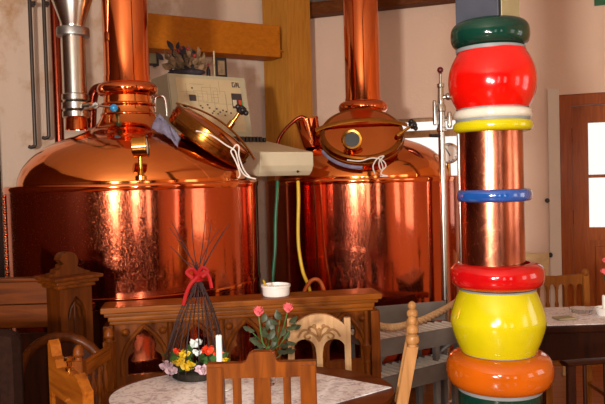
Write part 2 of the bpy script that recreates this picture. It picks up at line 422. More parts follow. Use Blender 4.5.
# plaster band left of the door, door frame, door leaf
m = face_mat(C0, uR)
b0 = sR(549)
bm = BM(); box(bm, (0, 0, 0), (d0 - b0 - 0.002, 0.03, DH + 0.06), mat=m @ Matrix.Translation(((b0 + d0) / 2, -0.014, (DH + 0.06) / 2)), bev=0.006)
struct('trim_1', bm, M['ceiling'])
bm = BM(); fw = 0.105
plate(bm, [(d0 + .003, 0.002), (d0 + fw, 0.002), (d0 + fw, DH - fw), (d1 - fw, DH - fw), (d1 - fw, 0.002), (d1 - .003, 0.002), (d1 - .003, DH - .003), (d0 + .003, DH - .003)], [], 0.14, m @ Matrix.Translation((0, 0.01, 0)))
bm2 = bm
struct('trim_2', bm2, M['door_wood'], sm=False)
l0, l1 = d0 + fw + .004, d1 - fw - .004
bm = BM(); st = 0.14; lm = (l0 + l1) / 2
gz0, gz1, gzm = 1.08, 2.06, 1.56
plate(bm, rect(l0, 0.012, l1, DH - fw - .004), [rect(l0 + st, gz0, l1 - st, gzm - 0.015), rect(l0 + st, gzm + 0.015, l1 - st, gz1), rect(l0 + st, 0.18, l1 - st, gz0 - 0.12)], 0.05, m @ Matrix.Translation((0, 0.05, 0)))
door = struct('door_1', bm, M['door_wood'], sm=False)
bm = BM(); plate(bm, rect(l0 + st - .01, gz0 - .01, l1 - st + .01, gz1 + .01), [], 0.006, m @ Matrix.Translation((0, 0.072, 0))); struct('pane', bm, M['pane'], door, sm=False)
bm = BM(); plate(bm, rect(l0 + st - .01, 0.17, l1 - st + .01, gz0 - .11), [], 0.02, m @ Matrix.Translation((0, 0.07, 0)))
box(bm, (0, 0, 0), (l1 - l0 - 2 * st - 0.1, 0.02, gz0 - 0.42), mat=m @ Matrix.Translation((lm, 0.066, (gz0 + .06) / 2)), bev=0.008)
struct('lower_panel', bm, M['door_wood'], door)
for z in (1.18, 1.95):
    bm = BM(); tube(bm, [m @ Vector((l0 - .01, 0.03, z - .05)), m @ Vector((l0 - .01, 0.03, z + .05))], 0.011); ball(bm, m @ Vector((l0 - .01, 0.03, z + .055)), 0.013); ball(bm, m @ Vector((l0 - .01, 0.03, z - .055)), 0.013)
    struct('hinge', bm, M['iron'], door)
bm = BM(); lathe(bm, [(0, 0), (.025, 0), (.025, .01), (.01, .012), (.01, .05), (0, .05)], 14, m @ Matrix.Translation((l1 - .07, 0.05, 1.02)) @ Matrix.Rotation(R(90), 4, 'X'))
tube(bm, [m @ Vector((l1 - .07, 0.005, 1.02)), m @ Vector((l1 - .19, 0.005, 1.02))], 0.009)
struct('handle', bm, M['brass'], door)
# small shutter catches on the plaster band
for i, (px, py) in enumerate([(547.5, 200), (549.5, 253)]):
    s = sR(px); p = W(px, py, 6.55)
    bm = BM(); mm = face_mat(pR(s, p.z, 0.0), uR)
    lathe(bm, [(0, 0), (.022, 0), (.022, .012), (.012, .018), (.012, .04), (.02, .05), (.012, .06), (0, .062)], 14, mm @ Matrix.Translation((0, -0.031 if s > b0 else -0.002, 0)) @ Matrix.Rotation(R(90), 4, 'X'))
    solo('wall_hook', bm, M['iron'], ['upper small grey metal wall hook beside the wooden door', 'lower small grey metal wall hook beside the wooden door'][i], 'hook', 'wall hooks by the door')
# small green sign high at the far right
bm = BM(); p = W(604, 1, 6.2); mm = face_mat(pR(sR(606.5), p.z + .08, 0), uR)
box(bm, (0, 0, 0), (0.16, 0.02, 0.2), mat=mm @ Matrix.Translation((0, -0.011, 0)), bev=0.004)
sg = solo('wall_sign', bm, M['green_sign'], 'small green sign high on the cream wall above the door', 'sign')
bm = BM(); box(bm, (0, 0, 0), (0.1, 0.004, 0.1), mat=mm @ Matrix.Translation((0.01, -0.023, 0.02))); part('sign_panel', bm, M['white'], sg, True)

# corner post and ceiling beams
bm = BM(); pp = [(-.098, 6.70), (.128, 6.87), (-.07, 7.03), (-.35, 6.88)]
a = [bm.verts.new((x, y, 0.002)) for x, y in pp]; bm.faces.new(a)
r = bmesh.ops.extrude_face_region(bm, geom=bm.faces[:]); bmesh.ops.translate(bm, vec=(0, 0, H - .004), verts=[q for q in r['geom'] if isinstance(q, bmesh.types.BMVert)])
struct('trim_3', bm, M['pine_post'], sm=False)
bm = BM(); e = Vector((-0.172, 6.63, 0)); L = 1.42
mm = face_mat(e - uL * L, uL); box(bm, (0, 0, 0), (L, 0.22, 0.305), mat=mm @ Matrix.Translation((L / 2, 0.11, 2.945)), bev=0.008)
for (px, py) in [(152, 44), (201, 48.5), (242, 53), (279, 33), (281, 51)]:
    k = (px - 302.5) / F; p = W(px, py, 6.3); x = k * (6.727) / (1 - .563 * k)
    q = W(px, py, 6.63 + .563 * (x + .172)); ball(bm, q, 0.009)
struct('trim_4', bm, M['pine'])
bm = BM(); s0, s1 = sR(313), sR(475)
box(bm, (0, 0, 0), (s1 - s0, 0.16, 0.13), mat=m @ Matrix.Translation(((s0 + s1) / 2, -0.1, 3.345)), bev=0.006)
struct('trim_5', bm, M['dark_beam'])
# dark doorway edge at the far left of the left wall
bm = BM(); kx = (1.5 - 302.5) / F; x = kx * 7.141 / (1 - .563 * kx); p = Vector((x, yL(x), 0)) - uL * .06
box(bm, (0, 0, 0), (0.12, 0.04, 2.5), mat=face_mat(p, uL) @ Matrix.Translation((0, -0.022, 1.25)), bev=0.005)
struct('trim_6', bm, M['dark_wood'])

# ================================================================== KETTLES
def solve_axis(xl_, xr_, y):
    a0, a1 = math.atan((xl_ - 302.5) / F), math.atan((xr_ - 302.5) / F)
    ac, h = (a0 + a1) / 2, (a1 - a0) / 2
    X = y * math.tan(ac); return X, math.hypot(X, y) * math.sin(h)
DOME = [(.905, 0), (.905, .03), (.885, .09), (.84, .165), (.75, .255), (.63, .325), (.50, .375), (.37, .420), (.28, .47), (.225, .54), (.20, .62), (.19, .715)]
def dome_z(r):  # height on the dome over the rim for relative radius
    for (r0, z0), (r1, z1) in zip(DOME, DOME[1:]):
        if r1 <= r <= r0 and r0 > r1: return z0 + (z1 - z0) * (r0 - r) / (r0 - r1)
    return 0.0
def kettle(label, xy, Rk, rim, band=False, off=0.0, drop=0.0, fat=.055):
    t = thing('brew_kettle', label, 'brewing kettle', (xy[0], xy[1], 0), 0)
    S = Rk
    bm = BM(); lathe(bm, [(0, .22), (.4 * S, .20), (.9 * S, .24), (.985 * S, .30), (S, .36), (S, .40), (S, rim - .03)], 128)
    bd = part('body', bm, M['copper_body'], t)
    if band:
        bm = BM(); lathe(bm, [(S * .999, rim - .625), (S * 1.005, rim - .622), (S * 1.006, rim - .61), (S * 1.005, rim - .598), (S * .999, rim - .595)], 128); part('hoop', bm, M['copper_pipe'], t)
    bm = BM(); lathe(bm, [(S * .985, rim - .035), (S * 1.003, rim - .035), (S * 1.008, rim - .02), (S * 1.008, rim - .006), (S, rim + .002), (S * .90, rim + .006), (S * .895, rim - .02)], 128)
    part('rim_flange', bm, M['copper_pipe'], t)
    pr = [(r * S, rim + z * S) for r, z in DOME]
    sm_ = smooth([(a, 0, b) for a, b in pr], 5)
    bm = BM(); lathe(bm, [(q.x, q.z) for q in sm_], 96)
    for v in bm.verts: v.co.x += off * max(0, min(1, (v.co.z - rim) / (.6 * S)))
    part('lid_dome', bm, M['copper_dome'], t)
    zb = rim + .715 * S - drop
    def ring(zc, hh, rr, n=8): return [(rr - hh + hh * math.cos(a), zc + hh * math.sin(a)) for a in [-PI / 2 + PI * i / n for i in range(n + 1)]]
    bm = BM(); lathe(bm, [(.15 * S, zb - .01)] + ring(zb + fat * S, fat * S, (.245 if fat < .06 else .258) * S) + [(.15 * S, zb + 2 * fat * S)], 64)
    for zz in (zb - .07 * S, zb - .15 * S): lathe(bm, [(.17 * S, zz - .02 * S)] + ring(zz, .013 * S, .222 * S, 5) + [(.17 * S, zz + .02 * S)], 64)
    bmesh.ops.translate(bm, vec=(off, 0, 0), verts=bm.verts[:]); part('chimney_collar', bm, M['copper_pipe'], t)
    bm = BM(); lathe(bm, [(.182 * S, zb), (.182 * S, H - .002)], 64); lathe(bm, [(.187 * S, zb + .1 * S), (.187 * S, zb + .16 * S)], 64); bmesh.ops.translate(bm, vec=(off, 0, 0), verts=bm.verts[:]); part('chimney', bm, M['copper_pipe'], t)
    for k in range(4):
        a = PI / 4 + k * PI / 2; bm = BM(); tube(bm, [(.7 * S * math.cos(a), .7 * S * math.sin(a), .26), (.7 * S * math.cos(a), .7 * S * math.sin(a), 0)], [.05, .04]); part('leg', bm, M['steel_dull'], t)
    return t
def hatch(t, S, c, nrm, xh, knob_at, sight=False, rad=.275, nk=.86, lo=-.005):
    """round manhole on the dome; c local centre, nrm outward"""
    mt = zmat(c, nrm, xh); h = None
    bm = BM(); lathe(bm, [(rad * nk, -.12), (rad * nk, 0), (rad, 0), (rad, .014), (rad * .9, .014)], 64, mt)
    h = part('manhole', bm, M['copper_dome'], t)
    bm = BM(); lathe(bm, [(rad * .93, .014), (rad * .7, lo), (rad * 1.0, lo), (rad * 1.025, lo + .01), (rad * 1.025, .0), (rad * 1.045, .004), (rad * 1.045, .02), (rad * 1.025, .024), (rad * 1.025, .058), (rad * .98, .068), (rad * .9, .066)], 64, mt); part('lid_ring', bm, M['bronze'], h)
    bm = BM(); lathe(bm, [(rad * .95, .064), (rad * .8, .075), (rad * .5, .088), (rad * .2, .094), (0, .095)], 64, mt); part('lid', bm, M['copper_dome'], h)
    pts = [mt @ Vector((rad * 1.14 * s, .07, .05 + .07 * (1 - s * s))) for s in [-1 + i / 8 for i in range(17)]]
    bm = BM(); tube(bm, pts, .022, 10, flat=mt.col[2].to_3d()); part('clamp_bar', bm, M['brass'], h)
    b0_, b1_ = knob_at
    bm = BM(); tube(bm, [b0_, b1_], .011, 10); tube(bm, [b0_, b0_ + (b1_ - b0_) * .35], .02, 10); sk = part('clamp_bolt', bm, M['brass'], h)
    ax = (b1_ - b0_).normalized(); bm = BM(); km = zmat(b1_, ax)
    lathe(bm, [(0, -.01), (.02, -.01), (.03, .004), (.03, .03), (.02, .04), (0, .042)], 16, km)
    for k in range(5):
        a = 2 * PI * k / 5; ball(bm, km @ Vector((.032 * math.cos(a), .032 * math.sin(a), .017)), .017, seg=10)
    part('knob', bm, M['black'], h)
    return h, mt

Y1, Y2 = 4.3, 5.4
X1, R1 = solve_axis(4, 258, Y1)
X2, R2 = solve_axis(266, 459, Y2)
RIM1, RIM2 = 1.605, 1.60
k1 = kettle('nearer copper brewing kettle with the steel inlet pipe on its left', (X1, Y1), R1, RIM1, True, -.030)
k2 = kettle('farther copper brewing kettle with a round hatch facing forward', (X2, Y2), R2, RIM2, False, .034, .03, .064)
# kettle 1: hatch on the right
o1 = Vector((X1, Y1, 0)); o2 = Vector((X2, Y2, 0))
hc = W(209, 138, Y1 - .12) - o1
nr = Vector((.60, -.07, .79)).normalized()
h1, hm1 = hatch(k1, R1, hc, nr, (.78, 0, -.6), (W(229, 127, Y1 - .2) - o1, W(240, 112, Y1 - .2) - o1), rad=.262, nk=.6, lo=-.045)
# kettle 1: riveted seam strip at the left edge
bm = BM(); aS = R(197)
for da in (-.02,):
    pts = []
    for k in range(2): pass
a0_, a1_ = R(206), R(213)
vs = []
for z in (.4, RIM1 - .04):
    vs.append([bm.verts.new((R1 * 1.006 * math.cos(a0_ + (a1_ - a0_) * i / 6), R1 * 1.006 * math.sin(a0_ + (a1_ - a0_) * i / 6), z)) for i in range(7)])
for i in range(6): bm.faces.new((vs[0][i], vs[0][i + 1], vs[1][i + 1], vs[1][i]))
for k in range(34):
    for a in (R(208), R(211)):
        z = .5 + k * .0315; ball(bm, (R1 * 1.006 * math.cos(a), R1 * 1.006 * math.sin(a), z + (.015 if a > R(209) else 0)), .009, seg=8)
part('riveted_seam_strip', bm, M['copper_pipe'], k1)
# kettle 1: brass gauge on the rim, seen from the side
gp = W(141, 178, Y1 - R1 * .93) - o1
bm = BM(); lathe(bm, [(0, -.01), (.03, -.01), (.03, .01), (.018, .016), (.014, .03), (.011, .05), (.011, .12), (0, .12)], 20, Matrix.Translation(gp)); g = part('gauge_stem', bm, M['brass'], k1)
bm = BM(); gd = zmat(gp + Vector((-.002, 0, .165)), (.985, .03, .05), (0, 0, 1)); lathe(bm, [(0, -.035), (.05, -.035), (.056, -.03), (.056, .03), (.06, .032), (.06, .042), (.05, .044)], 32, gd); part('gauge_case', bm, M['brass'], g)
bm = BM(); lathe(bm, [(0, .036), (.047, .036)], 24, gd); part('gauge_dial', bm, M['gauge_face'], g)
# copper cross pipe from chimney of kettle 1 to the inlet pipe (bent arm)
bm = BM(); tube(bm, smooth([W(112, 91, Y1 + .2) - o1, W(103, 88, Y1 + .2) - o1, W(95, 91, Y1 + .2) - o1, W(92, 102, Y1 + .2) - o1, W(91, 128, Y1 + .2) - o1], 5), .034, 16); part('vent_elbow', bm, M['copper_dark'], k1)
# kettle 2: hatch facing the viewer
hc2 = W(362, 139, Y2 - .50) - o2
n2 = Vector((-.03, -.66, .75)).normalized()
h2, hm2 = hatch(k2, R2, hc2, n2, (1, 0, 0), (W(397, 136, 4.78) - o2, W(411, 126, 4.78) - o2), rad=.29)
sp = W(352, 140, 4.69) - o2; sm2 = zmat(sp, (-.05, -1, .12))
bm = BM(); lathe(bm, [(.055, -.12), (.06, 0), (.072, .002), (.074, .02), (.066, .026), (.052, .024), (.052, .0)], 32, sm2); sg2 = part('sight_glass', bm, M['brass'], h2)
bm = BM(); lathe(bm, [(0, .012), (.053, .012)], 24, sm2); part('glass_disc', bm, M['black'], sg2)
bm = BM(); arc = [hm2 @ Vector((.30 * math.cos(a), .30 * math.sin(a), -.012)) for a in [R(200 + i * 6) for i in range(12)]]
tube(bm, arc, .016, 10); part('gasket', bm, M['rag'], h2, label='blue-grey gasket edge')
# kettle 2: vent cup on the left
c0, c1 = W(313, 147, 5.15) - o2, W(306.5, 119, 5.15) - o2
ax = (c1 - c0); Lc = ax.length; cm = zmat(c0, ax)
bm = BM(); lathe(bm, [(0, 0), (.068, 0), (.072, .01), (.086, Lc - .02), (.09, Lc - .012), (.088, Lc), (.06, Lc + .004), (0, Lc + .006)], 32, cm); cup = part('vent_cup', bm, M['copper_pipe'], k2)
bm = BM(); tube(bm, smooth([W(307, 119, 5.15) - o2, W(301, 117, 5.15) - o2, W(293, 122, 5.16) - o2, W(284, 131, 5.18) - o2, W(278, 142, 5.2) - o2, W(277, 160, 5.22) - o2, W(279, 178, 5.25) - o2], 5), .013, 12); part('overflow_pipe', bm, M['copper_dark'], cup)
bm = BM(); tube(bm, [W(320, 134, 5.1) - o2, W(328, 134, 5.0) - o2], .02, 12); tube(bm, [W(319.5, 134, 5.1) - o2, W(322, 134, 5.08) - o2], .035, 12); part('cup_nozzle', bm, M['brass'], cup)
# kettle 2: bent outlet on the right of the dome
bm = BM(); tube(bm, smooth([W(402, 150, 4.95) - o2, W(412, 151, 4.93) - o2, W(420, 157, 4.93) - o2, W(424, 167, 4.95) - o2, W(425, 178, 4.97) - o2], 5), .02, 12)
tube(bm, [W(396, 153, 4.95) - o2, W(400, 152, 4.94) - o2], .03, 10); part('outlet_bend', bm, M['copper_dark'], k2)
# kettle 2: dial gauge on the right rim
gp = W(449, 178, Y2 - .12) - o2
bm = BM(); lathe(bm, [(0, -.02), (.04, -.02), (.04, .0), (.022, .008), (.016, .03), (.014, .12), (0, .12)], 20, Matrix.Translation(gp)); g2 = part('gauge_stem', bm, M['brass'], k2)
gd = zmat(gp + Vector((0, -.02, .19)), (-.25, -1, 0), (0, 0, 1)); bm = BM(); lathe(bm, [(0, -.05), (.068, -.05), (.074, -.045), (.074, .012), (.08, .014), (.08, .026), (.07, .028)], 32, gd); part('gauge_case', bm, M['brass'], g2)
bm = BM(); lathe(bm, [(0, .02), (.071, .02)], 28, gd); part('gauge_dial', bm, M['gauge_face'], g2)
bm = BM(); tube(bm, [gd @ Vector((-.02, -.01, .024)), gd @ Vector((.04, .025, .024))], .004, 6)
part('gauge_needle', bm, M['black'], g2)
bm = BM(); tube(bm, [gd @ Vector((.064 * math.cos(a), .064 * math.sin(a), .0215)) for a in [2 * PI * i / 24 for i in range(24)]], .0015, 5, closed=True)
for k in range(10):
    a = 2 * PI * k / 12; tube(bm, [gd @ Vector((.052 * math.cos(a), .052 * math.sin(a), .0215)), gd @ Vector((.064 * math.cos(a), .064 * math.sin(a), .0215))], .003, 5)
part('dial_scale', bm, M['dark_ink'], g2)

# ------------------------------------------------------------------ steel inlet pipe on kettle 1
dp = Y1 - .08
base = W(76.5, 124, dp)
pt = thing('steel_inlet_pipe', 'stainless steel pipe with funnel top standing on the nearer kettle lid', 'pipe', base)
def zz(py): return W(76, py, dp).z - base.z
s = dp / F
bm = BM(); lathe(bm, [(11 * s, -.035), (10.5 * s, .02), (10.5 * s, zz(117))], 40); part('copper_stub', bm, M['copper_pipe'], pt, label='copper stub under the steel pipe')
bm = BM(); lathe(bm, [(11.2 * s, zz(96)), (11.2 * s, zz(37)), (10, zz(37))][:2], 40); part('pipe', bm, M['steel'], pt)
for a, b, rr in [(117, 112, 13.2), (109, 103, 13.6), (100, 95, 13.2)]:
    bm = BM(); lathe(bm, [(10 * s, zz(a) - .008), (12 * s, zz(a) - .006), (rr * s, zz(a)), (rr * s, zz(b)), (12 * s, zz(b) + .006), (10 * s, zz(b) + .008)], 40); part('clamp_ring', bm, M['steel'], pt)
bm = BM(); lathe(bm, [(11 * s, zz(37)), (15.6 * s, zz(36.5)), (15.9 * s, zz(35)), (15.9 * s, zz(30)), (15.4 * s, zz(28.5)), (11 * s, zz(28))], 48); part('flange', bm, M['steel_dull'], pt)
bm = BM(); lathe(bm, [(10.5 * s, zz(29)), (11 * s, zz(25)), (21 * s, zz(-5)), (23 * s, zz(-14)), (23 * s, zz(-60))], 48); part('funnel', bm, M['steel'], pt)
bm = BM(); v0 = W(85, 109, dp - .08); v1 = W(97, 106, dp - .09)
tube(bm, [W(84, 107, dp - .06), W(91, 106, dp - .08)], .022, 12); tube(bm, [v0, v1], .012, 10); lathe(bm, [(0, -.012), (.018, -.012), (.018, .012), (0, .012)], 16, zmat(W(96, 105.5, dp - .085), (0, -1, 0))); vb = part('valve_body', bm, M['steel'], pt, True)
bm = BM(); tube(bm, [W(96, 105.5, dp - .09), W(111, 107, dp - .1)], .007, 8); part('lever', bm, M['steel'], vb, True)
bm = BM(); ball(bm, W(114, 108, dp - .1), .024); part('lever_knob', bm, M['blue_knob'], vb, True, label='blue ball knob')

# dark copper riser behind the steel pipe
bm = BM(); p = W(56.5, 60, 5.2); lathe(bm, [(.035, .0), (.035, H - .004)], 32); lathe(bm, [(.036, 1.3), (.042, 1.31), (.042, 1.36), (.036, 1.37)], 32)
bmesh.ops.translate(bm, vec=(p.x, p.y, 0.002), verts=bm.verts[:])
solo('copper_riser', bm, M['copper_dark'], 'dark copper riser pipe just behind the steel funnel pipe', 'pipe')
# two grey conduits hanging on the left wall
for i, (xa, ya, yb_) in enumerate([(29.5, 0, 145), (43.5, 0, 136)]):
    bm = BM(); pts = []
    for py in (-30, 20, 60, 100, yb_):
        px = xa + py * .040; k = (px - 302.5) / F; x = k * 7.02 / (1 - .563 * k); pts.append(W(px, py, 7.02 + .563 * x))
    e = pts[-1]; pts += [e + Vector((-.005, -.01, -.012)), e + Vector((-.03, -.012, -.02)), e + Vector((-.05, -.012, -.012))]
    top = pts[0].copy(); top.z = H - .003; pts = [top] + pts[1:]
    tube(bm, pts, .016, 10)
    o = solo('wall_conduit', bm, M['pipe_grey'], ['left of two thin grey pipes on the stained wall, the longer', 'right of two thin grey pipes on the stained wall, nearer the funnel'][i], 'pipe', 'thin grey wall pipes')
    bm = BM(); q = pts[1]; q2 = W(xa + .6, 3, q.y); wl = yL(q2.x)
    box(bm, (q2.x, q2.y + .035, q2.z), (.05, .09, .03), math.atan2(uL.y, uL.x), .004); part('bracket', bm, M['iron'], o, True)

# ------------------------------------------------------------------ control console between the kettles
A, B = Vector((-.983, 5.1, 0)), Vector((-.431, 5.46, 0))
ur = (B - A).normalized(); un = Vector((ur.y, -ur.x, 0)); Wd = (B - A).length
con = thing('control_console', 'beige control console with sloped diagram panel between the two kettles', 'control console', A, math.atan2(ur.y, ur.x))
# local: x along panel, -y outward to the viewer
def prism_x(bm, yz, x0, x1):
    a = [bm.verts.new((x0, y, z)) for y, z in yz]; b = [bm.verts.new((x1, y, z)) for y, z in yz]
    bm.faces.new(a[::-1]); bm.faces.new(b)
    for i in range(len(yz)): j = (i + 1) % len(yz); bm.faces.new((a[i], a[j], b[j], b[i]))
ZT, ZB, TI = 2.426, 1.94, .11
bm = BM(); prism_x(bm, [(.02, 0.0), (.40, 0.0), (.40, ZT), (0, ZT), (-TI, ZB), (-TI, ZB - .1), (.02, ZB - .14)], 0, Wd)
bmesh.ops.bevel(bm, geom=[e for e in bm.edges if e.calc_length() > .05], offset=.008, segments=2, affect='EDGES')
part('cabinet', bm, M['beige'], con)
pm = Matrix.Translation((0, -TI, ZB)) @ Matrix.Rotation(-math.atan2(TI, ZT - ZB), 4, 'X')   # x right, z up the slope
PL = math.hypot(TI, ZT - ZB)
def pq(bm, x, z, w, h, t=.003, off=0.0): box(bm, (0, 0, 0), (w, t, h), mat=pm @ Matrix.Translation((x, -t / 2 - off - .0005, z)))
bm = BM(); pq(bm, Wd * .50, PL * .52, Wd * .82, PL * .84, .003); ds = part('diagram_sheet', bm, M['beige_inset'], con, sm=False)
bm = BM(); rnd = random.Random(3)
for k in range(12):
    x = Wd * (.2 + .6 * rnd.random()); z = PL * (.3 + .55 * rnd.random()); l = .06 + .12 * rnd.random()
    pq(bm, x, z, l if k % 2 else .003, .003 if k % 2 else l, .001, .003)
for (x, z, w, h) in [(.5, .68, .13, .12), (.62, .55, .1, .2), (.38, .66, .11, .08)]:
    for sx in (-1, 1): pq(bm, Wd * x + sx * w / 2, PL * z, .003, h, .001, .003); pq(bm, Wd * x, PL * z + sx * h / 2, w, .003, .001, .003)
part('diagram_lines', bm, M['line_ink'], ds, sm=False)
bm = BM()
for (x, z) in [(.45, .52), (.47, .47), (.52, .42), (.56, .46), (.6, .41), (.64, .44), (.68, .42), (.5, .39), (.57, .38), (.66, .36), (.74, .40), (.36, .5), (.38, .47), (.28, .78)]:
    bm = BM(); pq(bm, Wd * x, PL * z, .012, .010, .004, .003); part('button', bm, M['dark_ink'], ds)
bm = BM(); pq(bm, Wd * .27, PL * .62, .05, .045, .012, .003); part('selector', bm, M['dark_ink'], con)
bm = BM(); pq(bm, Wd * .84, PL * .60, .085, .12, .01, .003); sc_ = part('display_unit', bm, M['dark_ink'], con)
bm = BM(); pq(bm, Wd * .80, PL * .56, .032, .05, .003, .0135); part('display_window', bm, M['beige_light'], sc_)
bm = BM(); pq(bm, Wd * .868, PL * .56, .018, .05, .003, .0135); part('red_key', bm, M['red_lamp'], sc_)
bm = BM(); pq(bm, Wd * .895, PL * .56, .010, .045, .003, .0135); part('green_key', bm, M['green_lamp'], sc_)
# small dark mark at the top right of the panel (two joined block letters)
bm = BM(); mx, mz = Wd * .845, PL * .87
for (x, z, w, h) in [(-.024, 0, .008, .042), (-.014, .017, .022, .008), (-.014, -.017, .022, .008), (-.005, -.008, .008, .024), (.008, 0, .008, .042), (.018, .004, .008, .03), (.029, 0, .008, .042), (.034, -.017, .016, .008)]:
    pq(bm, mx + x, mz + z, w, h, .001, .003)
part('maker_mark', bm, M['dark_ink'], con, sm=False)
# sloped desk reaching forward
XL0, XL1 = Wd - .41, Wd + .01
d_b = -TI - .0; d_f = -.93
bm = BM(); prism_x(bm, [(d_b, ZB), (d_b, 1.76), (d_f + .05, 1.632), (d_f + .02, 1.66), (d_f, 1.70), (d_f, 1.79)], XL0, XL1)
bmesh.ops.bevel(bm, geom=bm.edges[:], offset=.006, segments=2, affect='EDGES')
dk = part('desk', bm, M['beige_light'], con)
def dz(y): return ZB + (1.79 - ZB) * (y - d_b) / (d_f - d_b)
bm = BM()
for k in range(12):
    x = XL0 + .03 + k * .03
    for y in (-.30, -.36): box(bm, (x, y, dz(y) + .015), (.02, .03, .034), 0, .004)
part('keys', bm, M['iron'], dk)
bm = BM(); box(bm, (Wd - .24, -.27, dz(-.27) + .012), (.06, .03, .03), 0, .006); part('switch', bm, M['black'], dk)
bm = BM(); p = Vector((Wd - .12, d_f - .001, 1.67)); lathe(bm, [(0, 0), (.008, 0), (.008, .006), (0, .006)], 12, zmat((Wd - .12, d_f + .008, 1.66), (0, -1, -.5))); part('lock', bm, M['iron'], dk)

def top_y(x, y):  # world point on the console roof from local x,y
    return Vector((A.x, A.y, ZT + .003)) + ur * x - un * y
# dried arrangement on the console roof
pc = top_y(.21, .17)
dr = thing('dried_arrangement', 'brown dried flower arrangement on top of the control console', 'dried flowers', pc)
bm = BM(); ball(bm, (0.02, 0, .036), .1, 1.5, .6, .32)
part('base_wrap', bm, M['dried_dark'], dr)
rnd = random.Random(11)
def leafq(bm, c, d, l, w, n=None):
    d = Vector(d).normalized(); sd = d.cross(Vector(n) if n else Vector((rnd.uniform(-1, 1), rnd.uniform(-1, 1), rnd.uniform(-1, 1)))).normalized(); nn = d.cross(sd)
    c = Vector(c); rows = []
    for f, ww in [(0, .08), (.25, .8), (.5, 1), (.75, .7), (1, .05)]:
        q = c + d * l * f + nn * (.18 * l * math.sin(f * PI)); rows.append([bm.verts.new(q - sd * w * ww * .5), bm.verts.new(q + nn * (-.12 * w * ww)), bm.verts.new(q + sd * w * ww * .5)])
    for a, b in zip(rows, rows[1:]):
        for j in range(2): bm.faces.new((a[j], a[j + 1], b[j + 1], b[j]))
bm = BM(); bm2 = BM()
for k in range(90):
    a = rnd.uniform(R(15), R(165)); d = Vector((math.cos(a) * .8 - .12, rnd.uniform(-.6, .6), math.sin(a) * 1.1))
    c = Vector((rnd.uniform(-.08, .1), rnd.uniform(-.04, .04), .04)) + d * rnd.uniform(.02, .16)
    leafq(bm if k % 4 else bm2, c, d, rnd.uniform(.05, .10), rnd.uniform(.035, .06))
part('dried_leaves', bm, M['dried'], dr); part('dark_leaves', bm2, M['dried_dark'], dr)
for (x, z) in [(.0, .21), (.05, .205), (.10, .15), (-.02, .19)]:
    bm = BM(); ball(bm, (x, -.09, z), .016, seg=10); part('berry', bm, M['red_berry'], dr)
# tiny bottle, clock frame, dark little frame
pb = top_y(.42, .17); s_ = 5.3 / F
bt = thing('small_bottle', 'tiny dark bottle with red cap on the console roof', 'bottle', pb)
bm = BM(); lathe(bm, [(0, 0), (.016, 0), (.017, .004), (.017, .07), (.008, .088), (.008, .1)], 20); part('bottle_body', bm, M['black'], bt)
bm = BM(); lathe(bm, [(.010, .098), (.010, .13), (.0, .132)], 16); part('cap', bm, M['red_berry'], bt)
pf = top_y(.535, .16) + Vector((0, 0, .004))
cf = thing('small_clock', 'small black framed clock standing on the console roof', 'clock', pf, math.atan2(ur.y, ur.x) - R(15))
tl = Matrix.Rotation(R(-7), 4, 'X')
bm = BM(); plate(bm, rect(-.045, 0, .045, .18), [rect(-.03, .035, .03, .155)], .025, tl); part('frame', bm, M['black'], cf, sm=False)
bm = BM(); plate(bm, rect(-.032, .033, .032, .157), [], .008, tl @ Matrix.Translation((0, .01, 0))); part('clock_face', bm, M['dried'], cf, sm=False)
bm = BM(); box(bm, (-.055, .03, .115), (.012, .012, .23), 0, .002); part('side_rod', bm, M['beige_inset'], cf)
# small dark frame on the wall beside the chimney
k = (151 - 302.5) / F; x = k * 7.12 / (1 - .563 * k); p = W(151, 58, yL(x)); mm = face_mat((p.x, yL(p.x) - .001, p.z), uL)
fr = thing('wall_frame', 'small dark framed box on the wall right of the chimney', 'picture frame', mm.translation, math.atan2(uL.y, uL.x))
bm = BM(); plate(bm, rect(-.09, -.07, .06, .07), [rect(-.07, -.05, .04, .05)], .03, Matrix.Translation((0, -.03, 0))); part('frame', bm, M['black'], fr, sm=False)
bm = BM(); plate(bm, rect(-.072, -.052, .042, .052), [], .01, Matrix.Translation((0, -.02, 0))); part('picture', bm, M['olive_cream'], fr, sm=False)

# rag draped over the neck of hatch 1
bm = BM(); rows = []
P0, P1 = W(154, 118, Y1 - .22), W(179, 131, Y1 - .40)
nx, ny = 26, 14
for i in range(nx + 1):
    f = i / nx; row = []
    for j in range(ny + 1):
        g_ = j / ny * 2 - 1
        c = P0.lerp(P1, f) + Vector((0, (.08 - .02 * f) * g_, 0))
        rr = math.hypot(c.x - X1, c.y - Y1) / R1
        zd = RIM1 + dome_z(rr) * R1
        bulge = (.075 * math.sin(min(1, f * 1.2) * PI) ** .7 + .02) * (1 - g_ * g_) ** .6 * (1 - .75 * f)
        nz_ = noise.noise(Vector((f * 5, g_ * 2.5, 1.7))) * .028 + noise.noise(Vector((f * 13, g_ * 6, 4.2))) * .014
        c.z = zd + .02 + bulge + nz_ * (1 - g_ * g_ * .6)
        row.append(bm.verts.new(c))
    rows.append(row)
for a, b in zip(rows, rows[1:]):
    for j in range(ny): bm.faces.new((a[j], a[j + 1], b[j + 1], b[j]))
r_ = solo('cleaning_rag', bm, M['rag'], 'crumpled grey-blue rag lying on the nearer kettle lid beside its hatch', 'cloth')
md = r_.modifiers.new('thick', 'SOLIDIFY'); md.thickness = .006
# steel bracket handle behind the rag
bm = BM(); tube(bm, smooth([W(155, 112, Y1 + .16), W(155, 99, Y1 + .16), W(159, 96, Y1 + .16), W(164, 97, Y1 + .16), W(166, 104, Y1 + .16), W(167, 116, Y1 + .16)], 5), .011, 10)
part('grab_handle', bm, M['steel'], k1, True)
